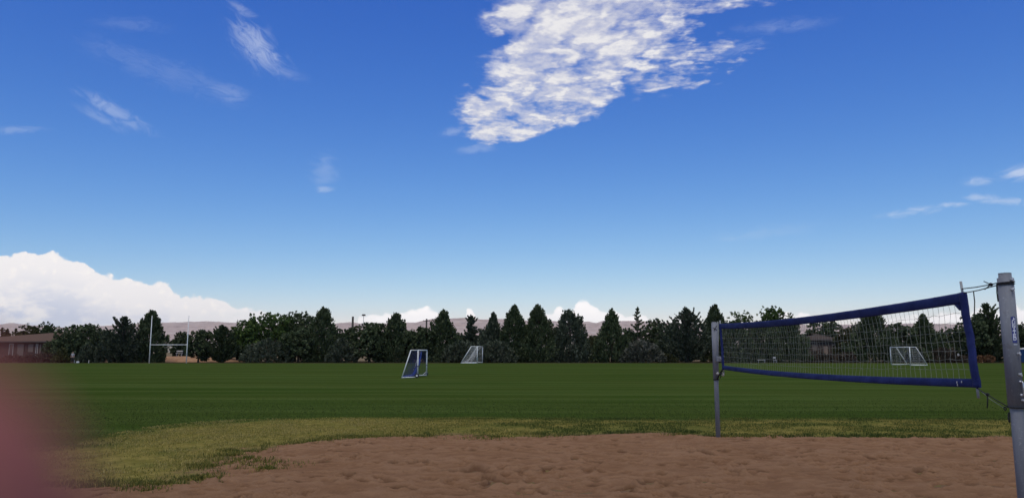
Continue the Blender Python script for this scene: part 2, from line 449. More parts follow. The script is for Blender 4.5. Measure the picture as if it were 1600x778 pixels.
# sand court: a height field that dips under the turf along a ragged edge
xs = np.arange(-9.5, 11.5, .042); ys = np.arange(2.4, 16.4, .042)
Xg, Yg = np.meshgrid(xs, ys)
sda = sdist(Xg, Yg, sand_poly)
H = np.minimum(.030, sda * .085) + (fbm(Xg * .5, Yg * .5, 3, 2) - .5) * .06 * sstep(sda, 0, 1.5)
H += (fbm(Xg * 2.3, Yg * 2.3, 4, 21) - .5) * .038 + (fbm(Xg * 8, Yg * 8, 3, 31) - .5) * .028
rg = np.random.default_rng(3)
pit_shade = np.zeros_like(H)  # mask for shade painted into footprints and holes
for k in range(2300):
    fx, fy = rg.uniform(-9, 11), rg.uniform(2.6, 15.6)
    an = rg.uniform(0, PI); la, lb = rg.uniform(.10, .19), rg.uniform(.05, .09); dp = rg.uniform(.012, .048)
    i0, i1 = np.searchsorted(xs, [fx - .45, fx + .45]); j0, j1 = np.searchsorted(ys, [fy - .45, fy + .45])
    if i1 <= i0 or j1 <= j0: continue
    dx = Xg[j0:j1, i0:i1] - fx; dy = Yg[j0:j1, i0:i1] - fy
    u = (dx * math.cos(an) + dy * math.sin(an)) / la; w = (-dx * math.sin(an) + dy * math.cos(an)) / lb
    r = np.sqrt(u * u + w * w)
    H[j0:j1, i0:i1] += -dp * np.exp(-(r * .9) ** 4) + dp * .55 * np.exp(-((r - 1.45) / .32) ** 2)
    if rg.random() < .30: pit_shade[j0:j1, i0:i1] = np.maximum(pit_shade[j0:j1, i0:i1], np.exp(-(r * 1.0) ** 4) * rg.uniform(.4, 1))
# a few kicked-up holes, the shade inside them put into the colour
for (px, py, sx) in [(742, 741, .20), (778, 757, .16), (1018, 757, .10), (815, 741, .07), (620, 727, .10), (660, 727, .09), (860, 737, .12), (1095, 711, .14), (545, 748, .08), (975, 770, .13), (930, 727, .08), (790, 706, .10), (1330, 712, .07), (1440, 740, .08)]:
    p = gr(px, py)
    r = np.hypot((Xg - p.x) / sx, (Yg - p.y) / (sx * 1.3)); ang = np.arctan2(Yg - p.y, Xg - p.x)
    r = r * (1 + .35 * np.sin(ang * 3 + px) + .2 * np.sin(ang * 7 + py))
    H += -.06 * np.exp(-(r) ** 4) + .03 * np.exp(-((r - 1.4) / .35) ** 2)
    pit_shade = np.maximum(pit_shade, np.exp(-(r * .85) ** 4))
nx, ny = len(xs), len(ys)
v = np.stack([Xg.ravel(), Yg.ravel(), H.ravel()], 1)
i = np.arange(nx * ny).reshape(ny, nx)
f = np.stack([i[:-1, :-1], i[:-1, 1:], i[1:, 1:], i[1:, :-1]], -1).reshape(-1, 4)
keep = (v[f][:, :, 2].max(1) > -.02)
f = f[keep]
used, invi = np.unique(f.ravel(), return_inverse=True)
me = mesh_np('sand_court', v[used], invi, 4, True)
attr(me, 'pit_shade', pit_shade.ravel()[used])
def blur(a, k):
    for ax_ in (0, 1):
        c_ = np.cumsum(np.pad(a, [(k + 1, k) if i == ax_ else (0, 0) for i in (0, 1)], mode='edge'), ax_)
        a = (np.take(c_, np.arange(2 * k + 1, c_.shape[ax_]), ax_) - np.take(c_, np.arange(0, c_.shape[ax_] - 2 * k - 1), ax_)) / (2 * k + 1)
    return a
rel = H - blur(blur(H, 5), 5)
attr(me, 'relief_shade', np.clip(.5 - rel / .030, 0, 1).ravel()[used])
m, t, b = new_mat('court_sand', (.2, .12, .08), 1.0, 0, 0)
tc = t.n('ShaderNodeTexCoord').outputs['Object']
x_, y_, z_ = t.sep(tc)
a1 = t.noise(t.comb(t.m('MULTIPLY', x_, .8), y_), 1.1, 6, .62); a2 = t.noise(tc, 24, 5, .7); a3 = t.noise(tc, 4.5, 5, .65); a4 = t.noise(tc, 110, 2, .6)
c = t.mix(t.ss(a1, .3, .7), (.285, .152, .080), (.345, .195, .110))
c = t.mix(t.ss(a3, .4, .75, 0, .35), c, (.225, .122, .069))
c = t.mix(t.ss(a2, .48, .8, 0, .5), c, (.43, .262, .160))
c = t.mix(t.ss(a4, .58, .74, 0, .6), c, (.13, .068, .040))
hol = t.n('ShaderNodeAttribute', attribute_name='relief_shade').outputs['Fac']
c = t.mix(t.ss(hol, .30, .95, 0, .30), c, (.135, .068, .040))          # relief shading put into the colour: hollows darker, crests lighter
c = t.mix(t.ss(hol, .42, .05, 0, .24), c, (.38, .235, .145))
c = t.mix(t.m('MULTIPLY', t.n('ShaderNodeAttribute', attribute_name='pit_shade').outputs['Fac'], .60), c, (.085, .043, .025))
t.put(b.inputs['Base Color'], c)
bp = t.n('ShaderNodeBump'); bp.inputs['Strength'].default_value = 1.0; bp.inputs['Distance'].default_value = .05
t.put(bp.inputs['Height'], t.m('ADD', t.noise(tc, 30, 6, .7), t.m('MULTIPLY', a3, .8))); t.put(b.inputs['Normal'], bp.outputs[0])
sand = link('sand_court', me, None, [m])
tag(sand, kind='structure', label='reddish brown trampled sand of the volleyball court')
def sand_z(x, y):
    ii = int(np.clip(np.searchsorted(xs, x), 0, nx - 1)); jj = int(np.clip(np.searchsorted(ys, y), 0, ny - 1))
    return float(max(0, H[jj, ii]))

# ------------------------------------------------------------------ grass blades
def blades(name, P, h, w, tone, mat, label, lean=.5):
    n = len(P)
    an = RNG.uniform(0, 2 * PI, n); la = RNG.uniform(0, 2 * PI, n); ll = RNG.uniform(.1, lean + .2, n) * h
    dx, dy = np.cos(an) * w / 2, np.sin(an) * w / 2
    V = np.zeros((n, 5, 3))
    V[:, 0] = np.stack([P[:, 0] - dx, P[:, 1] - dy, P[:, 2] - .01], 1)
    V[:, 1] = np.stack([P[:, 0] + dx, P[:, 1] + dy, P[:, 2] - .01], 1)
    mx_, my_ = P[:, 0] + np.cos(la) * ll * .35, P[:, 1] + np.sin(la) * ll * .35
    V[:, 2] = np.stack([mx_ + dx * .75, my_ + dy * .75, P[:, 2] + h * .6], 1)
    V[:, 3] = np.stack([mx_ - dx * .75, my_ - dy * .75, P[:, 2] + h * .6], 1)
    V[:, 4] = np.stack([P[:, 0] + np.cos(la) * ll, P[:, 1] + np.sin(la) * ll, P[:, 2] + h], 1)
    k = np.arange(n)[:, None] * 5
    tri = np.concatenate([k + 0, k + 1, k + 2, k + 0, k + 2, k + 3, k + 3, k + 2, k + 4], 1).reshape(-1)
    me = mesh_np(name, V.reshape(-1, 3), tri, 3, True)
    attr(me, 'tone', np.repeat(tone, 5))
    o = link(name, me, None, [mat])
    return tag(o, label, 'grass', kind='stuff')
def ramp_mat(name, stops, rough=.85, trans=.25):
    m, t, b = new_mat(name, (.1, .1, .1), rough, 0, .15)
    r = t.n('ShaderNodeValToRGB')
    t.put(r.inputs[0], t.n('ShaderNodeAttribute', attribute_name='tone').outputs['Fac'])
    e = r.color_ramp.elements
    e[0].position, e[0].color = stops[0][0], (*stops[0][1], 1)
    e[1].position, e[1].color = stops[-1][0], (*stops[-1][1], 1)
    for p, c in stops[1:-1]:
        q = e.new(p); q.color = (*c, 1)
    t.put(b.inputs['Base Color'], r.outputs[0])
    if trans:
        tr = t.n('ShaderNodeBsdfTranslucent'); t.put(tr.inputs['Color'], r.outputs[0])
        ms = t.n('ShaderNodeMixShader'); ms.inputs[0].default_value = trans
        t.L.new(b.outputs[0], ms.inputs[1]); t.L.new(tr.outputs[0], ms.inputs[2])
        t.L.new(ms.outputs[0], t.N['Material Output'].inputs['Surface'])
    return m
gm = ramp_mat('grass_blades', [(0, (.042, .062, .013)), (.25, (.066, .094, .020)), (.5, (.115, .120, .026)), (.75, (.30, .245, .055)), (1, (.46, .36, .13))])
# dry fringe
n = 330000
P = np.stack([RNG.uniform(-14, 14, n), RNG.uniform(8.5, 20.2, n), np.zeros(n)], 1)
sf = sdist(P[:, 0], P[:, 1], fringe_poly); ss_ = sdist(P[:, 0], P[:, 1], sand_poly)
cl = fbm(P[:, 0] * 1.7, P[:, 1] * 1.7, 4, 77); cl2 = fbm(P[:, 0] * 5, P[:, 1] * 5, 3, 55)
ok = (sf > -.4) & (ss_ < .55 * (cl2 - .38) * 4 * .5) & (RNG.random(n) < np.clip(.30 + (cl - .40) * 3.4, .05, 1) * np.where(ss_ > -.9, .55 + .9 * (cl2 > .52), 1))
P = P[ok]; cl = cl[ok]; ss_ = ss_[ok]; cl2 = cl2[ok]
right = sstep(P[:, 0], -4.5, 1.0)
edge = sstep(ss_, -.9, -.05)
tone = np.clip(RNG.normal(.76, .17, len(P)) - right * .31 - right * .38 * np.clip((fbm(P[:, 0] * .8 + 40, P[:, 1] * 1.3, 3, 66) - .42) * 4, 0, 1) - edge * .26 * (cl2 > .5) + (cl - .5) * .5, 0, 1)
h = RNG.uniform(.014, .042, len(P)) * (1 + edge * (cl2 > .54) * 1.3)
blades('grass', P, h, RNG.uniform(.007, .013, len(P)), tone, gm, 'sparse dry yellow grass fringing the sand court')
# short turf nearest the court
n = 230000
P = np.stack([RNG.uniform(-24, 24, n), 10 + 21.5 * RNG.random(n) ** .9, np.zeros(n)], 1)
sf = sdist(P[:, 0], P[:, 1], fringe_poly)
P = P[(sf < .35) & (np.abs(P[:, 0]) < P[:, 1] * (.62 + .30 * RNG.random(len(P)))) & (RNG.random(len(P)) < .75 * (1 - sstep(P[:, 1], 19.5, 31.0)))]
cl = fbm(P[:, 0] * .35, P[:, 1] * 1.2, 4, 12)
blades('grass', P, RNG.uniform(.018, .036, len(P)), RNG.uniform(.009, .016, len(P)), np.clip(RNG.normal(.14, .08, len(P)) + (cl - .5) * .45, 0, 1), gm, 'short mown green grass at the near edge of the field')

# loose tufts creeping out over the sand
n = 16000
cc_ = np.stack([RNG.uniform(-9, 11, 420), RNG.uniform(9, 16, 420)], 1)
sc_d = sdist(cc_[:, 0], cc_[:, 1], sand_poly)
cc_ = cc_[(sc_d > -.5) & (sc_d < .75) & (RNG.random(420) < np.exp(-np.maximum(sc_d, 0) * 3.2))]
kk = RNG.integers(0, len(cc_), n)
tr_ = RNG.uniform(.05, .22, len(cc_))
off = RNG.normal(size=(n, 2)) * tr_[kk][:, None] * np.array([1.5, .7])
P = np.stack([cc_[kk, 0] + off[:, 0], cc_[kk, 1] + off[:, 1], np.zeros(n)], 1)
sz_ = np.clip(np.searchsorted(xs, P[:, 0]), 0, nx - 1); sy_ = np.clip(np.searchsorted(ys, P[:, 1]), 0, ny - 1)
P[:, 2] = np.maximum(0, H[sy_, sz_])
P = P[P[:, 1] < 15.9]
kk = kk[:len(P)]
blades('grass', P, RNG.uniform(.02, .065, len(P)), RNG.uniform(.007, .013, len(P)), np.clip(RNG.normal(.52, .2, len(P)), 0, 1), gm, 'loose weedy tufts creeping out over the edge of the sand')

# ------------------------------------------------------------------ hills
hp = [(-900, 515), (-500, 505), (-200, 508), (0, 505), (12, 503), (45, 507), (100, 511), (160, 508), (220, 504), (250, 502.5), (275, 502.5), (320, 500.5), (345, 502), (372, 503), (440, 506), (500, 508), (530, 503), (545, 502), (560, 503.5), (600, 504), (628, 503.5), (650, 502), (665, 498.5), (680, 496),
      (700, 497), (712, 496), (730, 495.5), (755, 498), (765, 498), (790, 497), (820, 499.5), (861, 500), (885, 502), (908, 502.6), (912, 501.6), (921, 501), (928, 503), (933, 503.4), (943, 500), (975, 500.6), (1000, 500), (1020, 500.6), (1040, 502.7), (1057, 504), (1100, 505), (1150, 503), (1220, 506), (1320, 506), (1392, 505), (1445, 503.6), (1500, 505), (1560, 509), (1600, 509), (1750, 505), (2000, 510), (2500, 515)]
ha = np.array([AB(px, 550)[0] for px, _ in hp]); hb = np.array([AB(800, py)[1] for _, py in hp])
aa = np.linspace(-1.25, 1.25, 1300)
rr = np.concatenate([np.linspace(4200, 8000, 60), np.linspace(8100, 12500, 130), np.linspace(12700, 14500, 10)])
Ag, Rg = np.meshgrid(aa, rr)                  # here r is the distance along +Y
Xh = Ag * Rg; Yh = Rg.copy()
ridge = np.exp(-((Rg - 11400) / 1750.0) ** 2)
rid = np.abs(fbm(Xh / 900, Yh / 2600, 5, 3) * 2 - 1)
spur = 1 - rid
hh = ridge * (.72 + .28 * spur) + .10 * fbm(Xh / 500, Yh / 500, 5, 8) * sstep(Rg, 7000, 10500)
# mesa steps
hh = hh + .018 * np.sin(hh * 46) * sstep(hh, .25, .6)
front_h = (120 * np.exp(-((Rg - 6300) / 1100.0) ** 2) * fbm(Xh / 1500, Yh / 900, 5, 14) ** 1.3 * 1.3)
ang = hh / Rg
prof_b = np.interp(aa, ha, hb) + (fbm(aa * 130, aa * 0, 3, 91) - .5) * .0012
zh = hh * (prof_b / ang.max(0))[None, :] + front_h * sstep(Rg, 4200, 5200) - 8
v = np.stack([Xh.ravel(), Yh.ravel(), zh.ravel()], 1)
i = np.arange(v.shape[0]).reshape(len(rr), len(aa))
f = np.stack([i[:-1, :-1], i[:-1, 1:], i[1:, 1:], i[1:, :-1]], -1).reshape(-1, 4)
me = mesh_np('hills', v, f.ravel(), 4, True)
m, t, b = new_mat('desert_hills', (.4, .3, .25), 1.0, 0, .0)
tc = t.n('ShaderNodeTexCoord').outputs['Object']
x_, y_, z_ = t.sep(tc)
nz = t.noise(tc, .0016, 6, .62); nf = t.noise(tc, .007, 6, .65)
strat = t.noise(t.comb(0.0, 0.0, t.m('ADD', z_, t.m('MULTIPLY', nz, 55.0))), .030, 3, .6)
c = t.mix(t.ss(strat, .35, .65), (.50, .35, .285), (.60, .485, .41))
c = t.mix(t.ss(nf, .45, .7, 0, .55), c, (.31, .225, .18))
c = t.mix(t.ss(t.m('ADD', z_, t.m('MULTIPLY', nz, 120.0)), 110, 220, .8, 0), c, t.mix(t.ss(nf, .35, .65), (.33, .29, .20), (.21, .205, .135)))
t.put(b.inputs['Base Color'], c)
hills = link('hills', me, None, [m])
tag(hills, kind='structure', label='pale pinkish desert hills on the horizon')

# ------------------------------------------------------------------ air
hz = MB().box((0, 0, 398), (35000, 35000, 804))
m = bpy.data.materials.new('haze'); m.use_nodes = True
nt = m.node_tree; nt.nodes.remove(nt.nodes['Principled BSDF'])
vol = nt.nodes.new('ShaderNodeVolumePrincipled')
vol.inputs['Color'].default_value = (.78, .85, .97, 1)
vol.inputs['Density'].default_value = HAZE
vol.inputs['Anisotropy'].default_value = .0
nt.links.new(vol.outputs[0], nt.nodes['Material Output'].inputs['Volume'])
hazeo = hz.build('haze', m)
tag(hazeo, 'thin blue haze in the air toward the hills', 'haze', kind='stuff')

# ------------------------------------------------------------------ trees
def leaf_mat(name, lo, hi, tip):
    return ramp_mat(name, [(0, lo), (.55, hi), (1, tip)], .75, .18)
LM = {
    'dark': leaf_mat('needles_dark', (.023, .038, .016), (.064, .088, .038), (.165, .190, .098)),
    'blue': leaf_mat('needles_bluish', (.024, .036, .020), (.066, .084, .052), (.165, .182, .125)),
    'grey': leaf_mat('foliage_grey_green', (.030, .042, .024), (.082, .098, .060), (.180, .192, .132)),
    'green': leaf_mat('leaves_green', (.024, .044, .010), (.060, .104, .024), (.145, .200, .050)),
    'olive': leaf_mat('leaves_olive', (.030, .034, .012), (.070, .074, .026), (.120, .115, .042)),
    'brown': leaf_mat('leaves_brownish', (.040, .030, .020), (.085, .062, .042), (.135, .100, .070)),
    'pale': leaf_mat('foliage_pale_flecked', (.034, .040, .028), (.085, .092, .066), (.26, .25, .20)),
    'rust': leaf_mat('leaves_rusty', (.10, .052, .026), (.20, .105, .050), (.30, .17, .085)),
}
bark = worn('bark', (.085, .065, .050), .3, 4, .95, bump=.4)

def puffs_to_mesh(name, C, R, N, size, rg, up=0.0, stretch=None):
    """leaf-sized faces spread through soft clumps: centres C, radii R (n,3), N leaves each"""
    idx = np.repeat(np.arange(len(C)), N)
    n = len(idx)
    d = rg.normal(size=(n, 3)); d /= np.linalg.norm(d, axis=1)[:, None]
    rad = rg.random(n) ** .5
    P = C[idx] + d * rad[:, None] * R[idx]
    # leaf frame: axis a along the clump's outward direction (plus scatter), b across
    a = rg.normal(size=(n, 3)) * .8 + d * .5
    if stretch is not None: a = a * .55 + stretch[idx] * 1.1
    a[:, 2] += up
    a /= np.linalg.norm(a, axis=1)[:, None]
    q = rg.normal(size=(n, 3)); b = np.cross(a, q); b /= np.linalg.norm(b, axis=1)[:, None]
    s = size * rg.uniform(.6, 1.35, n)
    a *= (s * .62)[:, None]; b *= (s * .36)[:, None]
    V = np.stack([P - a, P + b, P + a, P - b], 1)
    me = mesh_np(name, V.reshape(-1, 3), np.arange(n * 4), 4)
    tone = np.clip(rg.normal(.47, .20, n) + np.repeat(rg.normal(0, .16, len(C)), N), 0, 1)
    attr(me, 'tone', np.repeat(tone, 4))
    return me

def crown_cone(H, Wd, rg, sharp=.66, base=.03, spire=0.0, loose=.12):
    npf = int(90 + 3.6 * H * Wd)
    t_ = rg.random(npf) ** 1.25
    az = rg.uniform(0, 2 * PI, npf)
    ph = rg.uniform(0, 6.28, 4)
    lump = 1 + loose * (np.sin(az * 3 + ph[0] + t_ * 9) + np.sin(az * 5 + ph[1] - t_ * 14)) * .6 + rg.normal(0, loose * .6, npf)
    prof = (1 - t_) ** sharp * np.minimum(1, .72 + t_ * 2.2)
    rm = Wd / 2 * prof * lump
    rho = rm * np.sqrt(rg.uniform(.30, 1, npf))
    z = H * (base + (1 - base - .05) * t_)
    C = np.stack([rho * np.cos(az), rho * np.sin(az), z], 1)
    r = np.clip(.10 * Wd * (1 - t_ * .55) + .12, .22, .8) * rg.uniform(.7, 1.25, npf)
    R = np.stack([r * .85, r * .85, r * 1.5], 1)
    out = np.stack([np.cos(az) * .55, np.sin(az) * .55, np.full(npf, 1.0)], 1)
    # leader shoots
    k = 6 + int(spire * 12)
    zt = H * np.linspace(1 - .07 - spire * .16, .99, k)
    Ct = np.stack([rg.normal(0, .05 + .02 * Wd, k) * np.linspace(1.6, .1, k), rg.normal(0, .05 + .02 * Wd, k) * np.linspace(1.6, .1, k), zt], 1)
    Rt = np.stack([np.linspace(.32, .07, k)] * 2 + [np.linspace(.5, .28, k)], 1)
    C = np.concatenate([C, Ct]); R = np.concatenate([R, Rt]); out = np.concatenate([out, np.tile([0, 0, 1.5], (k, 1))])
    return C, R, out
def crown_spruce(H, Wd, rg, sparse=0.0, up=.35):
    C, R, O = [], [], []
    nl = int(H / (.36 + .25 * sparse)) + 4
    for i in range(nl):
        t_ = (i + rg.uniform(-.3, .3)) / nl
        t_ = min(max(t_, 0), .985)
        nb = max(3, int((11 - 6 * t_) * (1 - .45 * sparse)))
        for k in range(nb):
            L = Wd / 2 * (1 - t_) ** .85 * rg.uniform(.62, 1.12) * min(1, .75 + 1.8 * t_) + .12
            if rg.random() < .12: L *= 1.18
            az = rg.uniform(0, 2 * PI); el = up + .55 * t_ + rg.normal(0, .14)
            z0 = H * (.03 + .95 * t_)
            ns = max(2, int(L / .5) + 1)
            for s in range(ns):
                u = (s + .6) / ns
                zz = z0 + L * u * math.tan(el) * .55 - .10 * L * math.sin(u * PI) + (.12 * L * u * u)
                C.append((math.cos(az) * L * u, math.sin(az) * L * u, min(zz, H * (1 - .80 * (L * u / (Wd * .5)) ** 1.2) + .02 * H)))
                rr_ = max(.10, (.34 - .22 * u) * (.6 + .10 * Wd) * (1 - .5 * t_))
                R.append((rr_, rr_, rr_ * .8)); O.append((math.cos(az), math.sin(az), .5 + t_))
    for i in range(6):
        C.append((0, 0, H * (.93 + .012 * i))); R.append((.14 - .015 * i, .14 - .015 * i, .22)); O.append((0, 0, 1.5))
    return np.array(C), np.array(R), np.array(O)
def shoots(C, R, O, H, Wd, rg, n, ln, out, upw):
    """small pointed sprays that break the outline"""
    k = rg.integers(0, len(C), n * 6)
    score = np.hypot(C[k, 0], C[k, 1]) / (Wd * .5) + C[k, 2] / H + rg.normal(0, .08, len(k))
    k = k[np.argsort(-score)[:n]]
    nc, nr, no = [], [], []
    for i in k:
        az = math.atan2(C[i, 1], C[i, 0]) + rg.normal(0, .3)
        d = np.array([math.cos(az) * out, math.sin(az) * out, upw * rg.uniform(.7, 1.3)]); d /= np.linalg.norm(d)
        L = ln * rg.uniform(.5, 1.2)
        for s in range(4):
            p = C[i] + d * L * (s + .6) / 3.4
            if p[2] > H * 1.0: continue
            nc.append(p); q = .17 - .035 * s; nr.append((q, q, q)); no.append(d * 1.6)
    if not nc: return C, R, O
    return np.concatenate([C, nc]), np.concatenate([R, nr]), np.concatenate([O, no])
def crown_round(H, Wd, rg, lobes=11, base=.10, flat=.9, loose=0.0):
    C, R = [], []
    ch = H * (1 - base)
    for i in range(lobes):
        az = 2 * PI * i / lobes * 2.4 + rg.uniform(-.4, .4); t_ = (i + .5) / lobes
        zz = H * base + ch * (.10 + .72 * t_)
        rad = Wd / 2 * math.sqrt(max(.05, 1 - (abs(t_ - .35) / .75) ** 2)) * rg.uniform(.38, .72)
        lr = Wd * rg.uniform(.17, .25) * (1 - .25 * loose)
        c = np.array([math.cos(az) * rad, math.sin(az) * rad, min(zz, H - lr * .85)])
        n = int((34 + 10 * Wd * .4) * (1 - .45 * loose))
        d = rg.normal(size=(n, 3)); d /= np.linalg.norm(d, axis=1)[:, None]
        rr_ = rg.uniform(.45, 1.08, n) ** .6
        P = c + d * rr_[:, None] * np.array([lr, lr, lr * flat])
        C.append(P); q = rg.uniform(.13, .30, n) * (.6 + .09 * Wd); R.append(np.stack([q, q, q * .85], 1))
    # a crest of small sprays so that the outline is uneven
    n = int(14 + 4 * Wd)
    az = rg.uniform(0, 2 * PI, n); rad = Wd * .42 * np.sqrt(rg.random(n))
    P = np.stack([rad * np.cos(az), rad * np.sin(az), H * (base + .30) + (H * (.68 - base)) * np.sqrt(np.maximum(.02, 1 - (rad / (Wd * .5)) ** 2)) + rg.normal(0, .03 * H, n)], 1)
    P[:, 2] = np.minimum(P[:, 2], H)
    q = rg.uniform(.12, .26, n); C.append(P); R.append(np.stack([q, q, q * 1.2], 1))
    C = np.concatenate(C); R = np.concatenate(R)
    C[:, 2] = np.clip(C[:, 2], .12, None)
    return C, R, None
def crown_shrub(H, Wd, rg):
    n = int(40 + 12 * Wd * H)
    az = rg.uniform(0, 2 * PI, n); rho = np.sqrt(rg.random(n)); el = rg.random(n)
    ph = rg.uniform(0, 6.28, 2)
    hmax = H * (.80 + .2 * np.sin(az * 2 + ph[0]) * rho) * np.sqrt(np.maximum(.08, 1 - rho ** 2.4))
    P = np.stack([Wd / 2 * rho * np.cos(az), Wd / 2 * rho * np.sin(az), np.maximum(.1, hmax * el ** .6)], 1)
    q = rg.uniform(.16, .34, n) * (.55 + .12 * min(Wd, 6)); 
    out = np.stack([np.cos(az) * .7, np.sin(az) * .7, np.full(n, .7)], 1)
    return P, np.stack([q, q, q * .9], 1), out

def make_tree(name, cat, label, kind, mat, px, top, wpx, Y, group='trees and bushes along the far edge of the field', density=1.0, name_parts=True, lean=0.0):
    seed = int(px * 7 + top * 13 + Y)
    rg = np.random.default_rng(seed)
    p = at(px, 560, Y); H = at(px, top, Y).z; Wd = wpx / F * Y * (1.36 if kind in ('cone', 'spire', 'egg', 'pine', 'spruce', 'spiky') else 1.2)
    root = empty(name, (p.x, Y, 0), 0, label, cat, group)
    st = None; upb = 0.0
    if kind == 'cone': C, R, st = crown_cone(H, Wd, rg)
    elif kind == 'spire': C, R, st = crown_cone(H, Wd, rg, sharp=.82, spire=1.0, loose=.22)
    elif kind == 'egg': C, R, st = crown_cone(H, Wd, rg, sharp=.50, loose=.16)
    elif kind == 'pine': C, R, st = crown_cone(H, Wd, rg, sharp=.62, loose=.30)
    elif kind == 'spruce': C, R, st = crown_spruce(H, Wd, rg)
    elif kind == 'scraggly': C, R, st = crown_spruce(H, Wd, rg, sparse=1.0, up=.15)
    elif kind == 'spiky': C, R, st = crown_spruce(H, Wd, rg, up=.75)
    elif kind == 'round': C, R, st = crown_round(H, Wd, rg, base=.06)
    elif kind == 'high': C, R, st = crown_round(H, Wd, rg, base=.40, lobes=9)
    elif kind == 'airy': C, R, st = crown_round(H, Wd, rg, base=.35, lobes=9, loose=1.0)
    elif kind == 'dome': C, R, st = crown_round(H, Wd, rg, base=.05, lobes=14, flat=.8)
    else: C, R, st = crown_shrub(H, Wd, rg)
    if kind in ('spruce', 'spiky'): C, R, st = shoots(C, R, st, H, Wd, rg, int(5 * Wd), .13 * Wd, .8, 1.0)
    elif kind in ('cone', 'spire', 'egg', 'pine') and Wd > 3: C, R, st = shoots(C, R, st, H, Wd, rg, 26, .50, .35, 1.0)
    if lean: C[:, 0] += lean * (C[:, 2] / H) ** 2 * Wd
    size = (.33 if Wd > 2.5 else .20) * (1.0 if kind not in ('airy',) else .85)
    area = (R[:, 0] * R[:, 2]).mean()
    per = int(np.clip(area * 4.4 / (size * size * .45), 10, 34) * density)
    target = 26 * H * Wd + 500
    per = int(np.clip(per, 8, max(8, 15000 / len(C))))
    crown = link('crown', puffs_to_mesh('crown', C, R, per, size, rg, up=.25, stretch=st), root, [LM[mat]])
    mb = MB()
    r0 = max(.05, .022 * H + .012 * Wd)
    th = H * (.93 if kind in ('cone', 'spire', 'egg', 'pine', 'spruce', 'scraggly', 'spiky') else .62)
    tp = [Vector((math.sin(k * 1.3 + seed) * .02 * H * (k / 5), math.cos(k * 2.1 + seed) * .02 * H * (k / 5), -.15 + (th + .15) * k / 5)) for k in range(6)]
    if lean: 
        for q in tp: q.x += lean * (q.z / H) ** 2 * Wd
    mb.tube(tp, [r0 * (1.25 if k == 0 else 1 - .82 * k / 5) for k in range(6)], 8)
    for k in range(7):
        s_ = rg.uniform(.25, .9); b0 = tp[min(4, int(s_ * 5))].lerp(tp[min(5, int(s_ * 5) + 1)], s_ * 5 % 1)
        az = rg.uniform(0, 2 * PI); L = Wd * rg.uniform(.22, .38) * (1.15 - s_ * .7)
        e_ = b0 + Vector((math.cos(az) * L, math.sin(az) * L, L * rg.uniform(.3, .9)))
        mb.tube([b0, b0.lerp(e_, .5) + Vector((0, 0, -.04 * L)), e_], [r0 * .35, r0 * .24, r0 * .1], 5)
    mb.build('trunk', bark, root)
    return root

T = make_tree
# ---- behind and beside the brown house
T('broadleaf_tree', 'tree', 'small olive tree cut off by the left edge behind the brown house', 'round', 'olive', 2, 513, 20, 152)
T('broadleaf_tree', 'tree', 'low olive-brown tree showing over the roof of the brown house', 'round', 'olive', 38, 506, 36, 153)
T('broadleaf_tree', 'tree', 'darker double-topped tree rising over the ridge of the brown house', 'round', 'dark', 69, 502, 30, 155)
T('broadleaf_tree', 'tree', 'little round tree at the right end of the brown house roof ridge', 'round', 'dark', 89, 511, 16, 150)
T('broadleaf_tree', 'tree', 'broad near-black tree right of the brown house, behind the standing person', 'dome', 'dark', 126, 507, 76, 134, density=1.25)
T('broadleaf_tree', 'tree', 'dark bushy tree overlapping the right corner of the brown house', 'dome', 'dark', 90, 529, 40, 136)
T('conifer', 'conifer', 'small grey-green conifer at the foot of the broad near-black tree', 'cone', 'grey', 134, 540, 24, 125.5)
T('shrub', 'bush', 'small olive bush left of the standing person', 'cone', 'olive', 95, 545, 20, 126)
T('shrub', 'bush', 'brownish bush against the wall of the brown house', 'shrub', 'brown', 62, 549, 44, 128)
T('shrub', 'bush', 'low brown bush at the left edge in front of the brown house', 'shrub', 'brown', 22, 553, 44, 127)
T('spruce_tree', 'spruce', 'wide spiky spruce left of the rugby goal', 'spruce', 'blue', 192, 495, 66, 128)
T('shrub', 'bush', 'grey feathery bush at the left foot of the wide spiky spruce', 'shrub', 'grey', 163, 532, 24, 126)
T('conifer', 'conifer', 'tall dense dark conifer behind the left upright of the rugby goal', 'egg', 'dark', 233, 486, 42, 130, density=1.2)
T('broadleaf_tree', 'tree', 'small round tree seen between the two rugby uprights', 'round', 'dark', 281, 519, 28, 152)
T('broadleaf_tree', 'tree', 'rounded dark tree just right of the rugby goal', 'round', 'dark', 310, 515, 38, 130)
T('conifer', 'conifer', 'ragged spiky-topped dark tree, second to the right of the rugby goal', 'spiky', 'dark', 346, 509, 50, 130)
# ---- left of the wheeled goal
T('broadleaf_tree', 'tree', 'large broadleaf tree with a bright green top, left of centre', 'dome', 'green', 418, 489, 92, 140, density=1.2)
T('broadleaf_tree', 'tree', 'broad dark tree merging into the right side of the bright green topped one', 'dome', 'dark', 460, 486, 66, 143, density=1.2)
T('broadleaf_tree', 'tree', 'lower dark tree on the left shoulder of the bright green topped one', 'round', 'green', 386, 501, 44, 134)
T('shrub', 'bush', 'grey-green spreading bush in front of the bright green topped tree', 'shrub', 'grey', 416, 522, 66, 127.5)
T('broadleaf_tree', 'tree', 'dark low tree between the grey-green spreading bush and the tall cone conifer', 'round', 'dark', 466, 514, 56, 129, density=1.2)
T('conifer', 'conifer', 'tall dark cone-shaped conifer right of the large broadleaf trees', 'cone', 'dark', 503, 481, 54, 131, density=1.2)
T('shrub', 'bush', 'grey-green bush filling the gap right of the tall cone conifer', 'shrub', 'grey', 534, 519, 40, 127.5)
T('broadleaf_tree', 'tree', 'low dark tree below the black utility pole', 'round', 'dark', 540, 509, 36, 133)
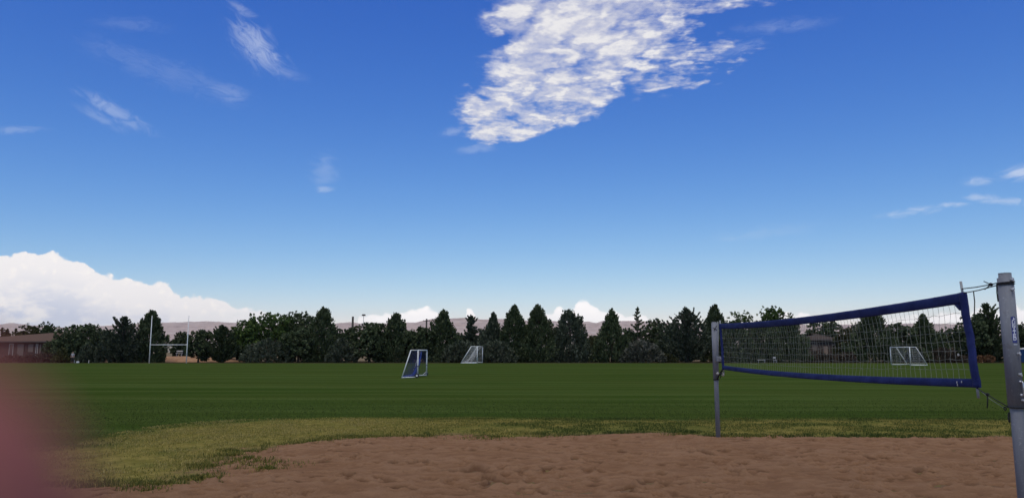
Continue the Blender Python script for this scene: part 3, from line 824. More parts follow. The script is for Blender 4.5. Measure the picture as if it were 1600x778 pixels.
T('broadleaf_tree', 'tree', 'wide dark flat-topped tree under the thin light mast', 'dome', 'dark', 577, 503, 62, 130, density=1.2)
T('conifer', 'conifer', 'ragged pine with a gappy pointed top left above the wheeled goal', 'pine', 'dark', 617, 490, 52, 131)
T('broadleaf_tree', 'tree', 'low dark tree directly above the wheeled goal', 'round', 'dark', 655, 511, 44, 130, density=1.2)
# ---- centre
T('conifer', 'conifer', 'pointed dark conifer between the wheeled goal and the white goal', 'pine', 'dark', 692, 485, 46, 131)
T('spruce_tree', 'spruce', 'slim spruce top directly above the white goal', 'spruce', 'blue', 735, 493, 34, 134)
T('shrub', 'bush', 'grey-green spreading bush behind the left half of the white goal', 'shrub', 'grey', 722, 526, 52, 127.5)
T('shrub', 'bush', 'grey-green mounded bush right of the white goal', 'shrub', 'grey', 774, 524, 56, 127)
T('conifer', 'conifer', 'uneven loose-topped conifer right above the white goal', 'spire', 'blue', 771, 489, 40, 132)
T('conifer', 'conifer', 'tallest cone conifer of the centre, left one of a close pair', 'cone', 'dark', 804, 477, 48, 130, density=1.2)
T('conifer', 'conifer', 'cone conifer with a blunt knob top, right one of a close pair', 'cone', 'dark', 841, 477, 52, 130, density=1.2)
T('conifer', 'conifer', 'egg-shaped conifer standing over the gap with the white shed', 'egg', 'blue', 890, 485, 56, 130, density=1.1)
T('broadleaf_tree', 'tree', 'small olive tree above the dark roof in the centre gap', 'round', 'olive', 924, 524, 32, 158)
T('hedge', 'hedge', 'low clipped dark hedge in front of the dark roofed house', 'shrub', 'dark', 930, 553, 36, 138)
T('conifer', 'conifer', 'narrow-topped cone conifer standing alone right of the dark roofed house', 'spire', 'dark', 957, 484, 52, 130, density=1.3)
T('spruce_tree', 'spruce', 'scraggly thin spruce with a crooked top', 'scraggly', 'dark', 996, 480, 36, 132, lean=.05)
T('broadleaf_tree', 'tree', 'round dark tree right of the scraggly spruce', 'round', 'dark', 1023, 499, 46, 141)
T('shrub', 'bush', 'large pale-flecked flowering bush below the scraggly spruce', 'shrub', 'pale', 1004, 524, 58, 127)
T('shrub', 'bush', 'olive bush in front of the brown roofed house in the middle distance', 'shrub', 'olive', 1041, 549, 30, 129)
T('spruce_tree', 'spruce', 'big bluish spiky spruce left of the far volleyball post', 'spiky', 'blue', 1074, 482, 76, 130, density=1.15)
T('conifer', 'conifer', 'pointed conifer directly behind the top of the far volleyball post', 'cone', 'dark', 1119, 477, 46, 137)
# ---- seen through or over the net
T('broadleaf_tree', 'tree', 'thin airy tree showing just over the left end of the net', 'airy', 'green', 1160, 486, 42, 160)
T('broadleaf_tree', 'tree', 'round bright green tree peeking over the net top band', 'high', 'green', 1208, 479, 44, 165)
T('broadleaf_tree', 'tree', 'little tree top right of the round green one over the net', 'airy', 'green', 1237, 490, 18, 166)
T('conifer', 'conifer', 'dark tree mass behind the left end of the net', 'egg', 'dark', 1148, 503, 50, 129, density=1.2)
T('conifer', 'conifer', 'dark tree behind the net above the white bench', 'egg', 'dark', 1190, 503, 56, 130, density=1.2)
T('conifer', 'conifer', 'dark tree behind the net left of the house with a white fascia', 'egg', 'dark', 1234, 501, 54, 130, density=1.2)
T('broadleaf_tree', 'tree', 'smooth dark dome-shaped tree over the house behind the net', 'dome', 'dark', 1289, 499, 56, 158, density=1.2)
T('broadleaf_tree', 'tree', 'olive tree right of the house behind the net', 'round', 'olive', 1328, 511, 42, 142)
T('conifer', 'conifer', 'tall broad conifer left of the goal behind the net', 'pine', 'dark', 1366, 487, 62, 130, density=1.2)
T('broadleaf_tree', 'tree', 'dark round tree above the left post of the goal behind the net', 'round', 'dark', 1407, 504, 44, 131, density=1.1)
T('conifer', 'conifer', 'conifer with a thin spire over the right side of the goal behind the net', 'spire', 'dark', 1446, 492, 52, 131, density=1.1)
T('broadleaf_tree', 'tree', 'low dark tree over the parked cars behind the net', 'round', 'dark', 1488, 512, 42, 140)
T('shrub', 'bush', 'reddish brown bush below the olive tree behind the net', 'shrub', 'brown', 1321, 546, 26, 128)
T('shrub', 'bush', 'brown twiggy bush left of the parked white cars', 'shrub', 'brown', 1474, 538, 36, 128)
T('shrub', 'bush', 'low brown bush in front of the parked white cars', 'shrub', 'brown', 1501, 553, 30, 127)
T('broadleaf_tree', 'tree', 'dark round-headed tree between the net end and the near post', 'round', 'dark', 1522, 489, 46, 130, density=1.2)
T('spruce_tree', 'spruce', 'dark spruce with a ragged pointed top left of the near post', 'spruce', 'dark', 1549, 473, 58, 131, density=1.1)
T('broadleaf_tree', 'tree', 'dark tree at the right edge behind the near post', 'round', 'dark', 1602, 505, 48, 131)
T('shrub', 'bush', 'low orange-brown bush under the dark trees left of the near post', 'shrub', 'rust', 1537, 552, 24, 126)
# ---- lower trees that close the gaps between the tall ones
F_ = 'low dark tree filling the gap '
T('broadleaf_tree', 'tree', F_ + 'right of the ragged gappy pine', 'round', 'dark', 637, 517, 34, 137)
T('broadleaf_tree', 'tree', F_ + 'left of the slim spruce top', 'round', 'dark', 713, 520, 34, 138)
T('broadleaf_tree', 'tree', F_ + 'right of the slim spruce top', 'round', 'blue', 752, 513, 30, 138)
T('broadleaf_tree', 'tree', F_ + 'between the two tallest cone conifers of the centre', 'round', 'dark', 823, 509, 32, 138)
T('broadleaf_tree', 'tree', F_ + 'left of the egg-shaped conifer', 'round', 'dark', 864, 512, 28, 139)
T('broadleaf_tree', 'tree', F_ + 'left of the scraggly spruce with the crooked top', 'round', 'dark', 980, 512, 30, 139)
T('broadleaf_tree', 'tree', F_ + 'left of the big bluish spiky spruce', 'round', 'dark', 1047, 511, 34, 140)
T('broadleaf_tree', 'tree', F_ + 'between the goal and the parked cars behind the net', 'round', 'dark', 1468, 518, 30, 139)
T('broadleaf_tree', 'tree', F_ + 'right of the broad conifer, behind the net', 'round', 'dark', 1389, 514, 32, 139)
T('broadleaf_tree', 'tree', F_ + 'left of the wide spiky spruce', 'round', 'dark', 163, 517, 34, 139)
T('broadleaf_tree', 'tree', F_ + 'right of the ragged spiky-topped tree', 'round', 'dark', 370, 512, 32, 139)
T('shrub', 'bush', 'brown bush in front of the brown house behind the net', 'shrub', 'brown', 1284, 547, 34, 128)

# ------------------------------------------------------------------ dirt bank, houses, poles
xs2 = np.linspace(at(120, 560, 138).x, at(400, 560, 138).x, 120); ys2 = np.linspace(133, 149, 26)
def bank_z(x, y):
    e = sstep(x, xs2[0], xs2[0] + 3) * (1 - sstep(x, xs2[-1] - 9, xs2[-1]))
    return 1.05 * e * sstep(y, 133, 138.5) * (1 - sstep(y, 143, 149)) * (.9 + .2 * fbm(x * .3, y * .3, 3, 4)) - .1
v, f, *_ = grid_mesh('dirt_bank', xs2, ys2, bank_z)
m, t, b = new_mat('bank_dirt', (.34, .2, .12), 1, 0, 0)
tc = t.n('ShaderNodeTexCoord').outputs['Object']
t.put(b.inputs['Base Color'], t.mix(t.ss(t.noise(tc, 1.5, 5, .65), .3, .7), (.30, .165, .095), (.40, .245, .15)))
tag(link('dirt_bank', mesh_np('dirt_bank', v, f.ravel(), 4, True), None, [m]), kind='structure', label='low orange tan dirt bank seen under the trees at the rugby goal')

M_fascia = worn('fascia_paint', (.40, .37, .33), .1, 2)
M_glass, t, b = new_mat('window_glass', (.03, .035, .04), .08, 0, .6)
M_door = worn('door_paint', (.25, .18, .13), .15, 3)
def shingles(name, c1, c2):
    m, t, b = new_mat(name, c1, .95, 0, .1)
    tc = t.n('ShaderNodeTexCoord').outputs['Object']
    br = t.n('ShaderNodeTexBrick'); br.inputs['Scale'].default_value = 2.2; br.inputs['Mortar Size'].default_value = .015
    t.put(br.inputs['Vector'], tc)
    br.inputs['Color1'].default_value = (*c1, 1); br.inputs['Color2'].default_value = (*c2, 1); br.inputs['Mortar'].default_value = (*[q * .5 for q in c1], 1)
    t.put(b.inputs['Base Color'], t.mix(t.ss(t.noise(tc, .8, 5), .3, .7, 0, .5), br.outputs[0], tuple(q * .75 for q in c1)))
    return m
def siding(name, c):
    m, t, b = new_mat(name, c, .85, 0, .2)
    tc = t.n('ShaderNodeTexCoord').outputs['Object']
    x_, y_, z_ = t.sep(tc)
    w = t.m('FRACT', t.m('MULTIPLY', t.m('ADD', x_, y_), 3.2))
    t.put(b.inputs['Base Color'], t.mix(t.ss(w, .0, .07, 1, 0), t.mix(t.ss(t.noise(tc, .9, 5), .3, .7), tuple(q * .85 for q in c), c), tuple(q * .5 for q in c)))
    return m
def house(label, px0, px1, Y, eave_py, ridge_py, depth, roofm, wallm, wins, fascia=None, hip=True, ridge_px=None, group=None):
    a, bb = at(px0, 560, Y), at(px1, 560, Y)
    cx = (a.x + bb.x) / 2; hw = (bb.x - a.x) / 2
    ez = at(800, eave_py, Y).z; rz_ = at(800, ridge_py, Y + depth / 2).z
    r = empty('house', (cx, Y + depth / 2, 0), 0, label, 'house', group)
    hd = depth / 2
    MB().box((0, 0, ez / 2 - .1), (2 * hw - 1.2, depth - 1.2, ez + .2)).build('wall', wallm, r)
    rx = hw - hd * (1 if hip else -.0) if hip else hw
    if ridge_px: rx0, rx1 = at(ridge_px[0], 560, Y).x - cx, at(ridge_px[1], 560, Y).x - cx
    else: rx0, rx1 = -rx, rx
    q = MB()
    c = [Vector((-hw, -hd, ez)), Vector((hw, -hd, ez)), Vector((hw, hd, ez)), Vector((-hw, hd, ez))]
    R0, R1 = Vector((rx0, 0, rz_)), Vector((rx1, 0, rz_))
    q.face([c[0], c[1], R1, R0]); q.face([c[2], c[3], R0, R1]); q.face([c[1], c[2], R1]); q.face([c[3], c[0], R0]); q.face(c[::-1])
    bmesh.ops.remove_doubles(q.bm, verts=q.bm.verts[:], dist=.001)
    q.build('roof', roofm, r)
    for sy in (-1, 1): MB().box((0, sy * (hd + .02), ez - .10), (2 * hw, .04, .22)).build('fascia', fascia or M_fascia, r)
    yw = -hd + .6
    for (wx0, wx1, wz0, wz1, kind) in wins:
        x0, x1 = at(wx0, 560, Y).x - cx, at(wx1, 560, Y).x - cx
        z0, z1 = at(800, wz0, Y).z, at(800, wz1, Y).z
        lo, hi = min(z0, z1), max(z0, z1)
        if kind == 'door':
            d = MB().box(((x0 + x1) / 2, yw - .03, (hi + .05) / 2), (x1 - x0, .07, hi)).build('door', M_door, r)
            MB().sphere((x1 - .12, yw - .1, 1.0), .04).build('handle', M_fascia, d)
        else:
            fr = MB()
            fr.box(((x0 + x1) / 2, yw - .03, hi), (x1 - x0 + .12, .08, .1)).box(((x0 + x1) / 2, yw - .03, lo), (x1 - x0 + .12, .1, .1))
            fr.box((x0, yw - .03, (lo + hi) / 2), (.09, .08, hi - lo - .1)).box((x1, yw - .03, (lo + hi) / 2), (.09, .08, hi - lo - .1))
            fo = fr.build('window', M_fascia if kind != 'panel' else wallm, r)
            MB().box(((x0 + x1) / 2, yw - .012, (lo + hi) / 2), (x1 - x0 - .08, .03, hi - lo - .08)).build('pane', M_panel if kind == 'panel' else M_glass, fo)
    return r
M_panel = worn('pale_panel', (.15, .115, .09), .1, 2)
house('long low brown house with a hipped roof at the left edge', -95, 92, 141, 533, 519.5, 12, shingles('roof_brown', (.15, .095, .07), (.115, .075, .055)), siding('wall_brown', (.075, .052, .042)),
      [(10, 16, 560, 537, 'win'), (22, 33, 560, 537, 'panel'), (39, 48, 550, 537, 'panel'), (52, 54.5, 560, 537, 'win'), (57, 60, 560, 537, 'panel'), (63, 67, 560, 537, 'win'), (-20, -8, 556, 538, 'win')], fascia=worn('fascia_dark', (.06, .045, .04), .1, 2), ridge_px=(52, 84))
house('dark grey roofed house seen in the centre gap between conifers', 902, 944, 160, 547.5, 541, 8, shingles('roof_grey', (.12, .12, .13), (.09, .09, .10)), siding('wall_tan', (.24, .21, .15)),
      [(922, 926, 556, 550, 'win'), (930, 933, 565, 550, 'door')])
house('brown roofed house half hidden by the bluish spiky spruce', 1008, 1072, 155, 544.5, 535, 9, shingles('roof_tan', (.17, .14, .105), (.13, .105, .08)), siding('wall_olive', (.17, .14, .10)),
      [(1036, 1041, 556, 547, 'win'), (1043.5, 1045.5, 565, 547.5, 'door'), (1050, 1056, 556, 548, 'win')])
house('brown house with a white fascia behind the middle of the net', 1258, 1318, 150, 530, 521, 9, shingles('roof_brownish', (.095, .07, .058), (.07, .055, .046)), siding('wall_redbrown', (.085, .062, .05)),
      [(1272, 1280, 548, 537, 'panel'), (1290, 1296, 565, 541, 'door'), (1303, 1310, 548, 537, 'panel')], fascia=worn('fascia_brown', (.10, .08, .068), .1, 2))

M_pole = worn('pole_wood', (.06, .048, .04), .25, 3, .9)
def pole(label, px, top, Y, r, arm=0.0):
    p = at(px, 560, Y); H = at(px, top, Y).z
    o = empty('utility_pole', (p.x, Y, 0), 0, label, 'pole', 'poles beyond the trees')
    MB().tube([(0, 0, -.3), (0, 0, H * .5), (.02, 0, H)], [r * 1.25, r * 1.1, r]).build('post', M_pole, o)
    if arm:
        MB().box((0, -r - .06, H - .5), (arm, .1, .12), bevel=.01).build('crossarm', M_pole, o)
        for s in (-1, 0, 1): MB().tube([(s * arm * .42, -r - .06, H - .44), (s * arm * .42, -r - .06, H - .22)], [.05, .035], 8).build('insulator', M_fascia, o)
    return o
pole('thick black utility pole rising over the trees left of centre', 549.5, 494.5, 175, .24)
pole('slim dark utility pole beside the pointed conifer left of the white goal', 665.5, 498, 180, .19, 1.6)
p = at(566.5, 560, 215); H = at(566.5, 491, 215).z
o = empty('light_mast', (p.x, 215, 0), 0, 'thin grey light mast with a small lamp head above the trees', 'light mast')
M_steel = worn('galvanised_mast', (.30, .31, .33), .15, 3, .5, .4)
MB().tube([(0, 0, -.3), (0, 0, H - .4)], [.14, .07]).build('post', M_steel, o)
MB().box((0, 0, H - .2), (1.0, .35, .42), bevel=.05).box((0, -.2, H - .38), (.7, .12, .1)).build('lamp_head', M_pole, o)

# ------------------------------------------------------------------ parked cars, shed, bench, container
M_car = worn('car_paint_white', (.72, .72, .70), .04, 1.5, .25)
M_tyre = worn('tyre_rubber', (.03, .03, .03), .2, 8, .9)
M_rim = worn('wheel_rim', (.45, .45, .46), .1, 8, .35, .8)
M_lamp, *_ = new_mat('lamp_glass', (.7, .68, .62), .1)
M_tail, *_ = new_mat('tail_lamp', (.35, .02, .02), .2)
def car(label, px, Y, rz, L=4.6, Wc=1.8, Hc=1.5, van=False):
    p = at(px, 560, Y)
    r = empty('parked_car', (p.x, Y, 0), rz, label, 'car', 'white cars parked beyond the trees')
    h = L / 2
    if van: prof = [(-h, .35), (-h, .95), (-h + .05, 1.75), (-h + .25, 1.9), (h - 1.75, 1.9), (h - .95, 1.25), (h - .1, 1.02), (h, .8), (h, .35)]
    else: prof = [(-h, .38), (-h, .82), (-h + .1, .95), (-h + .75, 1.0), (-h + 1.35, Hc - .04), (-h + 1.8, Hc), (h - 2.05, Hc - .02), (h - 1.25, 1.02), (h - .25, .86), (h, .70), (h, .36)]
    q = MB(); q.prism([Vector((x, -Wc / 2, z)) for x, z in prof], (0, Wc, 0))
    bmesh.ops.recalc_face_normals(q.bm, faces=q.bm.faces)
    bmesh.ops.bevel(q.bm, geom=q.bm.edges[:], offset=.06, segments=2, affect='EDGES', profile=.7)
    for v_ in q.bm.verts:
        if v_.co.z > 1.02: v_.co.y *= 1 - .16 * min(1, (v_.co.z - 1.0) / .5)
    for f_ in q.bm.faces: f_.smooth = True
    q.build('body', M_car, r)
    zt = (1.82 if van else Hc - .09)
    for s in (-1, 1):
        y0, y1 = s * (Wc / 2 + .012), s * (Wc / 2 * .87 + .012)
        xa, xb = (-h + .5, h - 1.95) if van else (-h + 1.15, h - 1.75)
        MB().prism([Vector((xa - .2, y0, 1.06)), Vector((xb + .35, y0, 1.06)), Vector((xb - .15, y1, zt)), Vector((xa + .25, y1, zt))], (0, s * .012, 0)).build('side_window', M_glass, r)
        for wx in (-h + .85, h - .85):
            w = MB().torus((wx, s * (Wc / 2 - .08), .33), .23, .10, 'y').build('wheel', M_tyre, r)
            MB().tube([(wx, s * (Wc / 2 - .16), .33), (wx, s * (Wc / 2 - .01), .33)], .19, 16).build('rim', M_rim, w)
        MB().sphere((h - .03, s * (Wc / 2 - .3), .72), .11, (.5, 1.4, .8)).build('headlight', M_lamp, r)
        MB().sphere((-h + .02, s * (Wc / 2 - .22), .85), .1, (.4, 1.0, 1.2)).build('tail_light', M_tail, r)
    fx0, fx1 = (h - .93, h - 1.72) if van else (h - 1.22, h - 2.0)
    z0 = 1.28 if van else 1.06
    n = Vector((zt - z0, 0, fx0 - fx1)).normalized() * .045
    MB().prism([Vector((fx0, -Wc / 2 * .86, z0)) + n, Vector((fx0, Wc / 2 * .86, z0)) + n, Vector((fx1, Wc / 2 * .76, zt)) + n, Vector((fx1, -Wc / 2 * .76, zt)) + n], n * .3).build('windscreen', M_glass, r)
    if not van:
        n = Vector((-(zt - 1.05), 0, .5)).normalized() * .045
        MB().prism([Vector((-h + .82, -Wc / 2 * .86, 1.05)) + n, Vector((-h + .82, Wc / 2 * .86, 1.05)) + n, Vector((-h + 1.3, Wc / 2 * .76, zt)) + n, Vector((-h + 1.3, -Wc / 2 * .76, zt)) + n], n * .3).build('rear_window', M_glass, r)
    return r
c1 = car('white parked van glimpsed through the net left of the net end band', 1497, 137, math.radians(205), 5.0, 1.95, van=True)
c2 = car('white parked car right behind the blue end band of the net', 1511, 133, math.radians(160))

r = empty('storage_shed', (at(870.5, 560, 140).x, 140, 0), math.radians(8), 'small white gabled shed in the gap below the egg-shaped conifer', 'shed')
M_white = worn('white_paint', (.66, .66, .65), .08, 2, .6)
q = MB(); q.prism([Vector((-.62, -.7, 0)), Vector((.62, -.7, 0)), Vector((.62, -.7, .95)), Vector((0, -.7, 1.30)), Vector((-.62, -.7, .95))], (0, 1.4, 0)); q.build('wall', M_white, r)
q = MB()
for s in (-1, 1):
    q.prism([Vector((0, -.8, 1.33)), Vector((s * .82, -.8, .87)), Vector((s * .82, -.8, .93)), Vector((0, -.8, 1.40))], (0, 1.6, 0))
q.build('roof', M_white, r)
MB().box((-.05, -.715, .45), (.5, .03, .88)).build('door', worn('shed_door', (.45, .45, .44), .08, 2), r)

M_wood = worn('bench_planks', (.55, .53, .50), .12, 3, .7)
def bench(label, px, Y, w, z, rz=0, back=True, base=0.0):
    p = at(px, 560, Y)
    r = empty('bench', (p.x, Y, base), rz, label, 'bench', None)
    MB().box((0, 0, z), (w, .32, .06), bevel=.01).build('seat', M_wood, r)
    if back: MB().box((0, .2, z + .38), (w, .04, .22), bevel=.01).build('backrest', M_wood, r)
    for s in (-1, 1):
        q = MB().box((s * w * .4, -.02, z / 2 - .02), (.06, .28, z - .02))
        if back: q.box((s * w * .4, .17, z + .2), (.05, .04, .5))
        q.build('leg', M_steel, r)
    return r
bench('white bench behind the lower left part of the net', 1189.5, 124.2, 1.25, .46, back=False)
bench('small white bench right of the longer one behind the net', 1210.5, 125, .5, .44)
bench('pale two-plank bench on the dirt bank between the rugby uprights', 279.5, 140.5, 1.15, .50, base=1.0)

r = empty('toilet_cabin', (at(1603.5, 560, 126).x, 126, 0), 0, 'blue plastic cabin cut off by the right edge beside the near post', 'cabin')
M_blue = worn('blue_plastic', (.035, .10, .26), .12, 2, .45)
MB().box((0, 0, 1.1), (1.12, 1.12, 2.1), bevel=.04).build('body', M_blue, r)
q = MB(); q.prism([Vector((-.62, -.62, 2.16)), Vector((.62, -.62, 2.16)), Vector((.5, -.62, 2.34)), Vector((0, -.62, 2.42)), Vector((-.5, -.62, 2.34))], (0, 1.24, 0)); q.build('roof', M_white, r)
MB().box((0, -.585, 1.05), (.72, .05, 1.8), bevel=.01).box((0, -.6, 1.55), (.5, .04, .12)).build('door', worn('blue_door', (.05, .14, .33), .1, 2, .45), r)
MB().box((-.45, -.58, 1.0), (.16, .04, .12)).build('latch', M_white, r)
for i, (px, lab) in enumerate([(101.5, 'short pale stake at the foot of the olive bush near the person'), (124.5, 'short pale stake left of the small grey-green conifer')]):
    p = gr(px, 567)
    o = empty('marker_stake', (p.x, 123.6, 0), 0, lab, 'stake', 'pale stakes at the left field edge')
    MB().box((0, 0, .17), (.10, .06, .40), bevel=.008).build('shaft', M_wood, o)
    MB().prism([Vector((-.05, -.03, .37)), Vector((.05, -.03, .37)), Vector((0, -.03, .45))], (0, .06, 0)).build('tip', M_wood, o)

# ------------------------------------------------------------------ rugby goal
M_goalw = worn('goal_white', (.70, .71, .68), .08, 2, .4)
b0, b1 = gr(233, 567), gr(291, 567)
Yr = (b0.y + b1.y) / 2
r = empty('rugby_goal', ((b0.x + b1.x) / 2, Yr, 0), 0, 'tall white H-shaped rugby goal on the left of the field', 'rugby goal')
hw = (b1.x - b0.x) / 2
Ht = at(240, 493, Yr).z; Hb = at(262, 538.5, Yr).z
for s in (-1, 1): MB().tube([(s * hw, 0, -.1), (s * hw, 0, Hb), (s * hw, 0, Ht)], [.085, .075, .05], 12).build('upright', M_goalw, r)
MB().tube([(-hw, 0, Hb), (hw, 0, Hb)], .058, 12).build('crossbar', M_goalw, r)

# ------------------------------------------------------------------ soccer goals
def cords(quads, step, rad, wob=0.0, seed=0):
    """a net of thin cords over bilinear patches (four corners each, optional sag vector)"""
    rg = np.random.default_rng(seed); V, Fc = [], []
    def line(P):
        base = len(V)
        for k, p in enumerate(P):
            tdir = (P[min(k + 1, len(P) - 1)] - P[max(k - 1, 0)]).normalized()
            x = tdir.orthogonal().normalized(); y = tdir.cross(x)
            for a in range(3): V.append(p + (x * math.cos(a * 2.0944) + y * math.sin(a * 2.0944)) * rad)
        for k in range(len(P) - 1):
            for a in range(3): Fc.extend((base + k * 3 + a, base + k * 3 + (a + 1) % 3, base + k * 3 + 3 + (a + 1) % 3, base + k * 3 + 3 + a))
    for c0, c1, c2, c3, sag in quads:
        nu = max(2, int(round(max((c1 - c0).length, (c2 - c3).length) / step))); nv = max(2, int(round(max((c3 - c0).length, (c2 - c1).length) / step)))
        def pt(u, v):
            p = c0.lerp(c1, u).lerp(c3.lerp(c2, u), v) + sag * (math.sin(PI * u) ** .6 * math.sin(PI * v) ** .8)
            return p + Vector(rg.normal(0, 1, 3)) * wob
        G = [[pt(i / nu, j / nv) for j in range(nv + 1)] for i in range(nu + 1)]
        for i in range(nu + 1): line(G[i])
        for j in range(nv + 1): line([G[i][j] for i in range(nu + 1)])
    return mesh_np('net', np.array([tuple(v) for v in V]), np.array(Fc), 4)
M_netblue = worn('net_cord_blue', (.035, .05, .20), .2, 4, .8)
M_netdark = worn('net_cord_dark', (.03, .04, .10), .2, 4, .8)
M_netwhite = worn('net_cord_white', (.60, .60, .57), .1, 4, .8)
def goal(label, pn, pf, H, back, dtop, tube, netm, step, rad, wheels=False, drape=None, sagk=.25, stay_in=False):
    """pn, pf: feet of the near and far post; back: vector from the mouth to the rear foot"""
    o = (pn + pf) / 2
    r = empty('soccer_goal', o, 0, label, 'soccer goal', 'portable soccer goals on the field')
    N, Fp = pn - o, pf - o; up_ = Vector((0, 0, H)); bk = Vector(back); bt = bk * dtop
    for q in (N, Fp): MB().tube([q, q + up_], tube, 10).build('post', M_goalw, r)
    MB().tube([N + up_, Fp + up_], tube, 10).build('crossbar', M_goalw, r)
    MB().tube([N + up_ + bt, Fp + up_ + bt], tube * .7, 10).build('rear_top_bar', M_goalw, r)
    zb = Vector((0, 0, tube))
    MB().tube([N + bk + zb, Fp + bk + zb], tube * .8, 10).build('ground_bar', M_goalw, r)
    for q in (N, Fp):
        MB().tube([q + up_, q + up_ + bt], tube * .7, 10).build('top_bar', M_goalw, r)
        MB().tube([q + up_ + bt, q + bk + zb], tube * .8, 10).build('back_stay', M_goalw, r)
        MB().tube([q + zb, q + bk + zb], tube * .9, 10).build('base_bar', M_goalw, r)
    sg = -bk * sagk
    z0 = Vector((0, 0, .05))
    qs = [(N + up_, Fp + up_, Fp + up_ + bt, N + up_ + bt, Vector((0, 0, -.08))),
          (N + up_ + bt, Fp + up_ + bt, Fp + bk + z0, N + bk + z0, sg),
          (N + up_, N + up_ + bt, N + bk + z0, N + z0, (Fp - N).normalized() * .06),
          (Fp + up_, Fp + up_ + bt, Fp + bk + z0, Fp + z0, (N - Fp).normalized() * .06)]
    link('net', cords(qs, step, rad, .012, 5), r, [netm])
    if drape is not None: drape(r, N, Fp, up_, bk, bt)
    if wheels:
        for q in (N, Fp):
            sd_ = (q - (N + Fp) / 2).normalized()
            c = q + sd_ * .10 + bk.normalized() * .04 + Vector((0, 0, .15))
            w = MB().torus((0, 0, 0), .10, .05, 'y').build('wheel', M_tyre, r); w.location = c
            rim = MB().tube([(0, -.035, 0), (0, .035, 0)], .065, 14).build('rim', M_goalw, w)
            MB().tube([q + zb, c], .022, 8).build('axle', M_steel, r)
    return r
def drape_blue(r, N, Fp, up_, bk, bt):
    rg = random.Random(4)
    a, c = Fp + up_ + bt, Fp + bk + Vector((0, 0, .06))
    pts = [a.lerp(c, k / 14) - bk * (.10 + .10 * math.sin(k / 14 * PI)) + Vector((0, -.12 - .06 * rg.random(), 0)) for k in range(15)]
    MB().tube(pts, [.03 + .10 * (k / 14) + .025 * rg.random() for k in range(15)], 8).build('net_fold', M_blueroll, r)
    pts = [(N + bk).lerp(Fp + bk, k / 12) - bk * (.10 + .06 * rg.random()) + Vector((0, 0, .07)) for k in range(13)]
    MB().tube(pts, [.07 + .03 * rg.random() for k in range(13)], 8).build('net_roll', M_blueroll, r)
    a = N + up_ * .45 - bk * 0; c = N + bk * .45 + Vector((0, 0, .1))
    MB().tube([a.lerp(c, k / 8) + Vector((0, .12, -.12 * math.sin(k / 8 * PI))) for k in range(9)], .022, 6).build('net_cord', M_blueroll, r)
    for q in (N, Fp): MB().torus(q + up_ * .42, .075, .02, 'z').build('clamp', M_tyre, r)
    MB().tube([Fp + Vector((0, 0, .05)) + bk * .28, Fp + up_ * .17], .02, 8).build('brace', M_goalw, r)
M_blueroll = worn('net_blue_bundle', (.045, .075, .30), .25, 9, .85, bump=.6)
pn, pf = gr(652.5, 590), gr(665, 587.3)
pf = Vector((pf.x, pn.y + 4.3, 0))
bv = gr(625, 591.3) - pn; bv = Vector((bv.x, -.75, 0))
goal('small white soccer goal on wheels with a dark blue net, nearest in the field', pn, pf, 1.83, bv, .46, .045, M_netdark, .13, .0075, wheels=True, drape=drape_blue)
def drape_white(r, N, Fp, up_, bk, bt):
    a, c = Fp + up_ * .97 + bt * .2, Fp + bk * .72 + Vector((0, 0, .08))
    V = []
    q = MB()
    rg = random.Random(8)
    rows = []
    for k in range(19):
        s = k / 18
        p = a.lerp(c, s) + bk * (.16 * math.sin(s * PI * 1.0)) - bk * .12 * math.sin(s * PI) * (1 if s > .4 else 0)
        w = (.10 + .55 * math.sin(s * PI) ** .8) 
        rows.append([p + bk.normalized() * (w * (j / 5 - .2)) + Vector((0, -.3 + .12 * math.sin(j * 2.2 + k * .35), 0)) for j in range(6)])
    link('net_fold', cords([(rows[k][0], rows[k][-1], rows[k + 1][-1], rows[k + 1][0], Vector((0, 0, 0))) for k in range(18)], .09, .010, .006, 2), r, [M_netwhite])
pn, pf = gr(745.5, 567.6), gr(752, 566.6)
pf = Vector((pn.x + .55, pn.y + 6.8, 0))
bv = gr(720.5, 567.6) - pn; bv = Vector((bv.x, -.3, 0))
goal('white soccer goal with a white net near the far edge, centre of the field', pn, pf, at(745, 541, gr(745.5, 567.6).y).z, bv, .37, .07, M_netwhite, .24, .0065, drape=drape_white)
pn = gr(1423, 571); pf = Vector((pn.x + .1, pn.y + 5.6, 0))
pf.x = (1386 - 800) / F * pf.y * 1.0
bv = gr(1450, 571) - pn; bv = Vector((bv.x, .1, 0))
goal('white soccer goal seen through the right part of the volleyball net', pn, pf, at(1421, 542, pn.y).z, bv, .38, .06, M_netwhite, .26, .0055)

# ------------------------------------------------------------------ volleyball posts and net
M_galv, t, b = new_mat('post_grey_paint', (.27, .28, .31), .65, .0, .25)
tc = t.n('ShaderNodeTexCoord').outputs['Object']
x_, y_, z_ = t.sep(tc)
n1_ = t.noise(t.comb(t.m('MULTIPLY', x_, 14.0), t.m('MULTIPLY', y_, 14.0), t.m('MULTIPLY', z_, 1.6)), 1.0, 5, .65)
n2_ = t.noise(tc, 38, 4, .7)
c = t.mix(t.ss(n1_, .3, .7), (.165, .172, .195), (.225, .232, .255))
c = t.mix(t.ss(n2_, .56, .72, 0, .55), c, (.36, .36, .38))
c = t.mix(t.ss(t.noise(tc, 9, 5, .7), .60, .72, 0, .5), c, (.12, .11, .11))
t.put(b.inputs['Base Color'], c)
M_cap = worn('post_cap', (.16, .17, .19), .2, 20, .6)
M_bolt = worn('bolt_metal', (.55, .56, .58), .2, 30, .35, .7)
M_rope = worn('black_rope', (.012, .012, .014), .3, 30, .9)
M_band, t, b = new_mat('net_band_blue', (.03, .05, .22), .7, 0, .15)
tc = t.n('ShaderNodeTexCoord').outputs['Object']
c = t.mix(t.ss(t.noise(tc, 5, 5, .65), .3, .7), (.012, .018, .085), (.021, .030, .125))
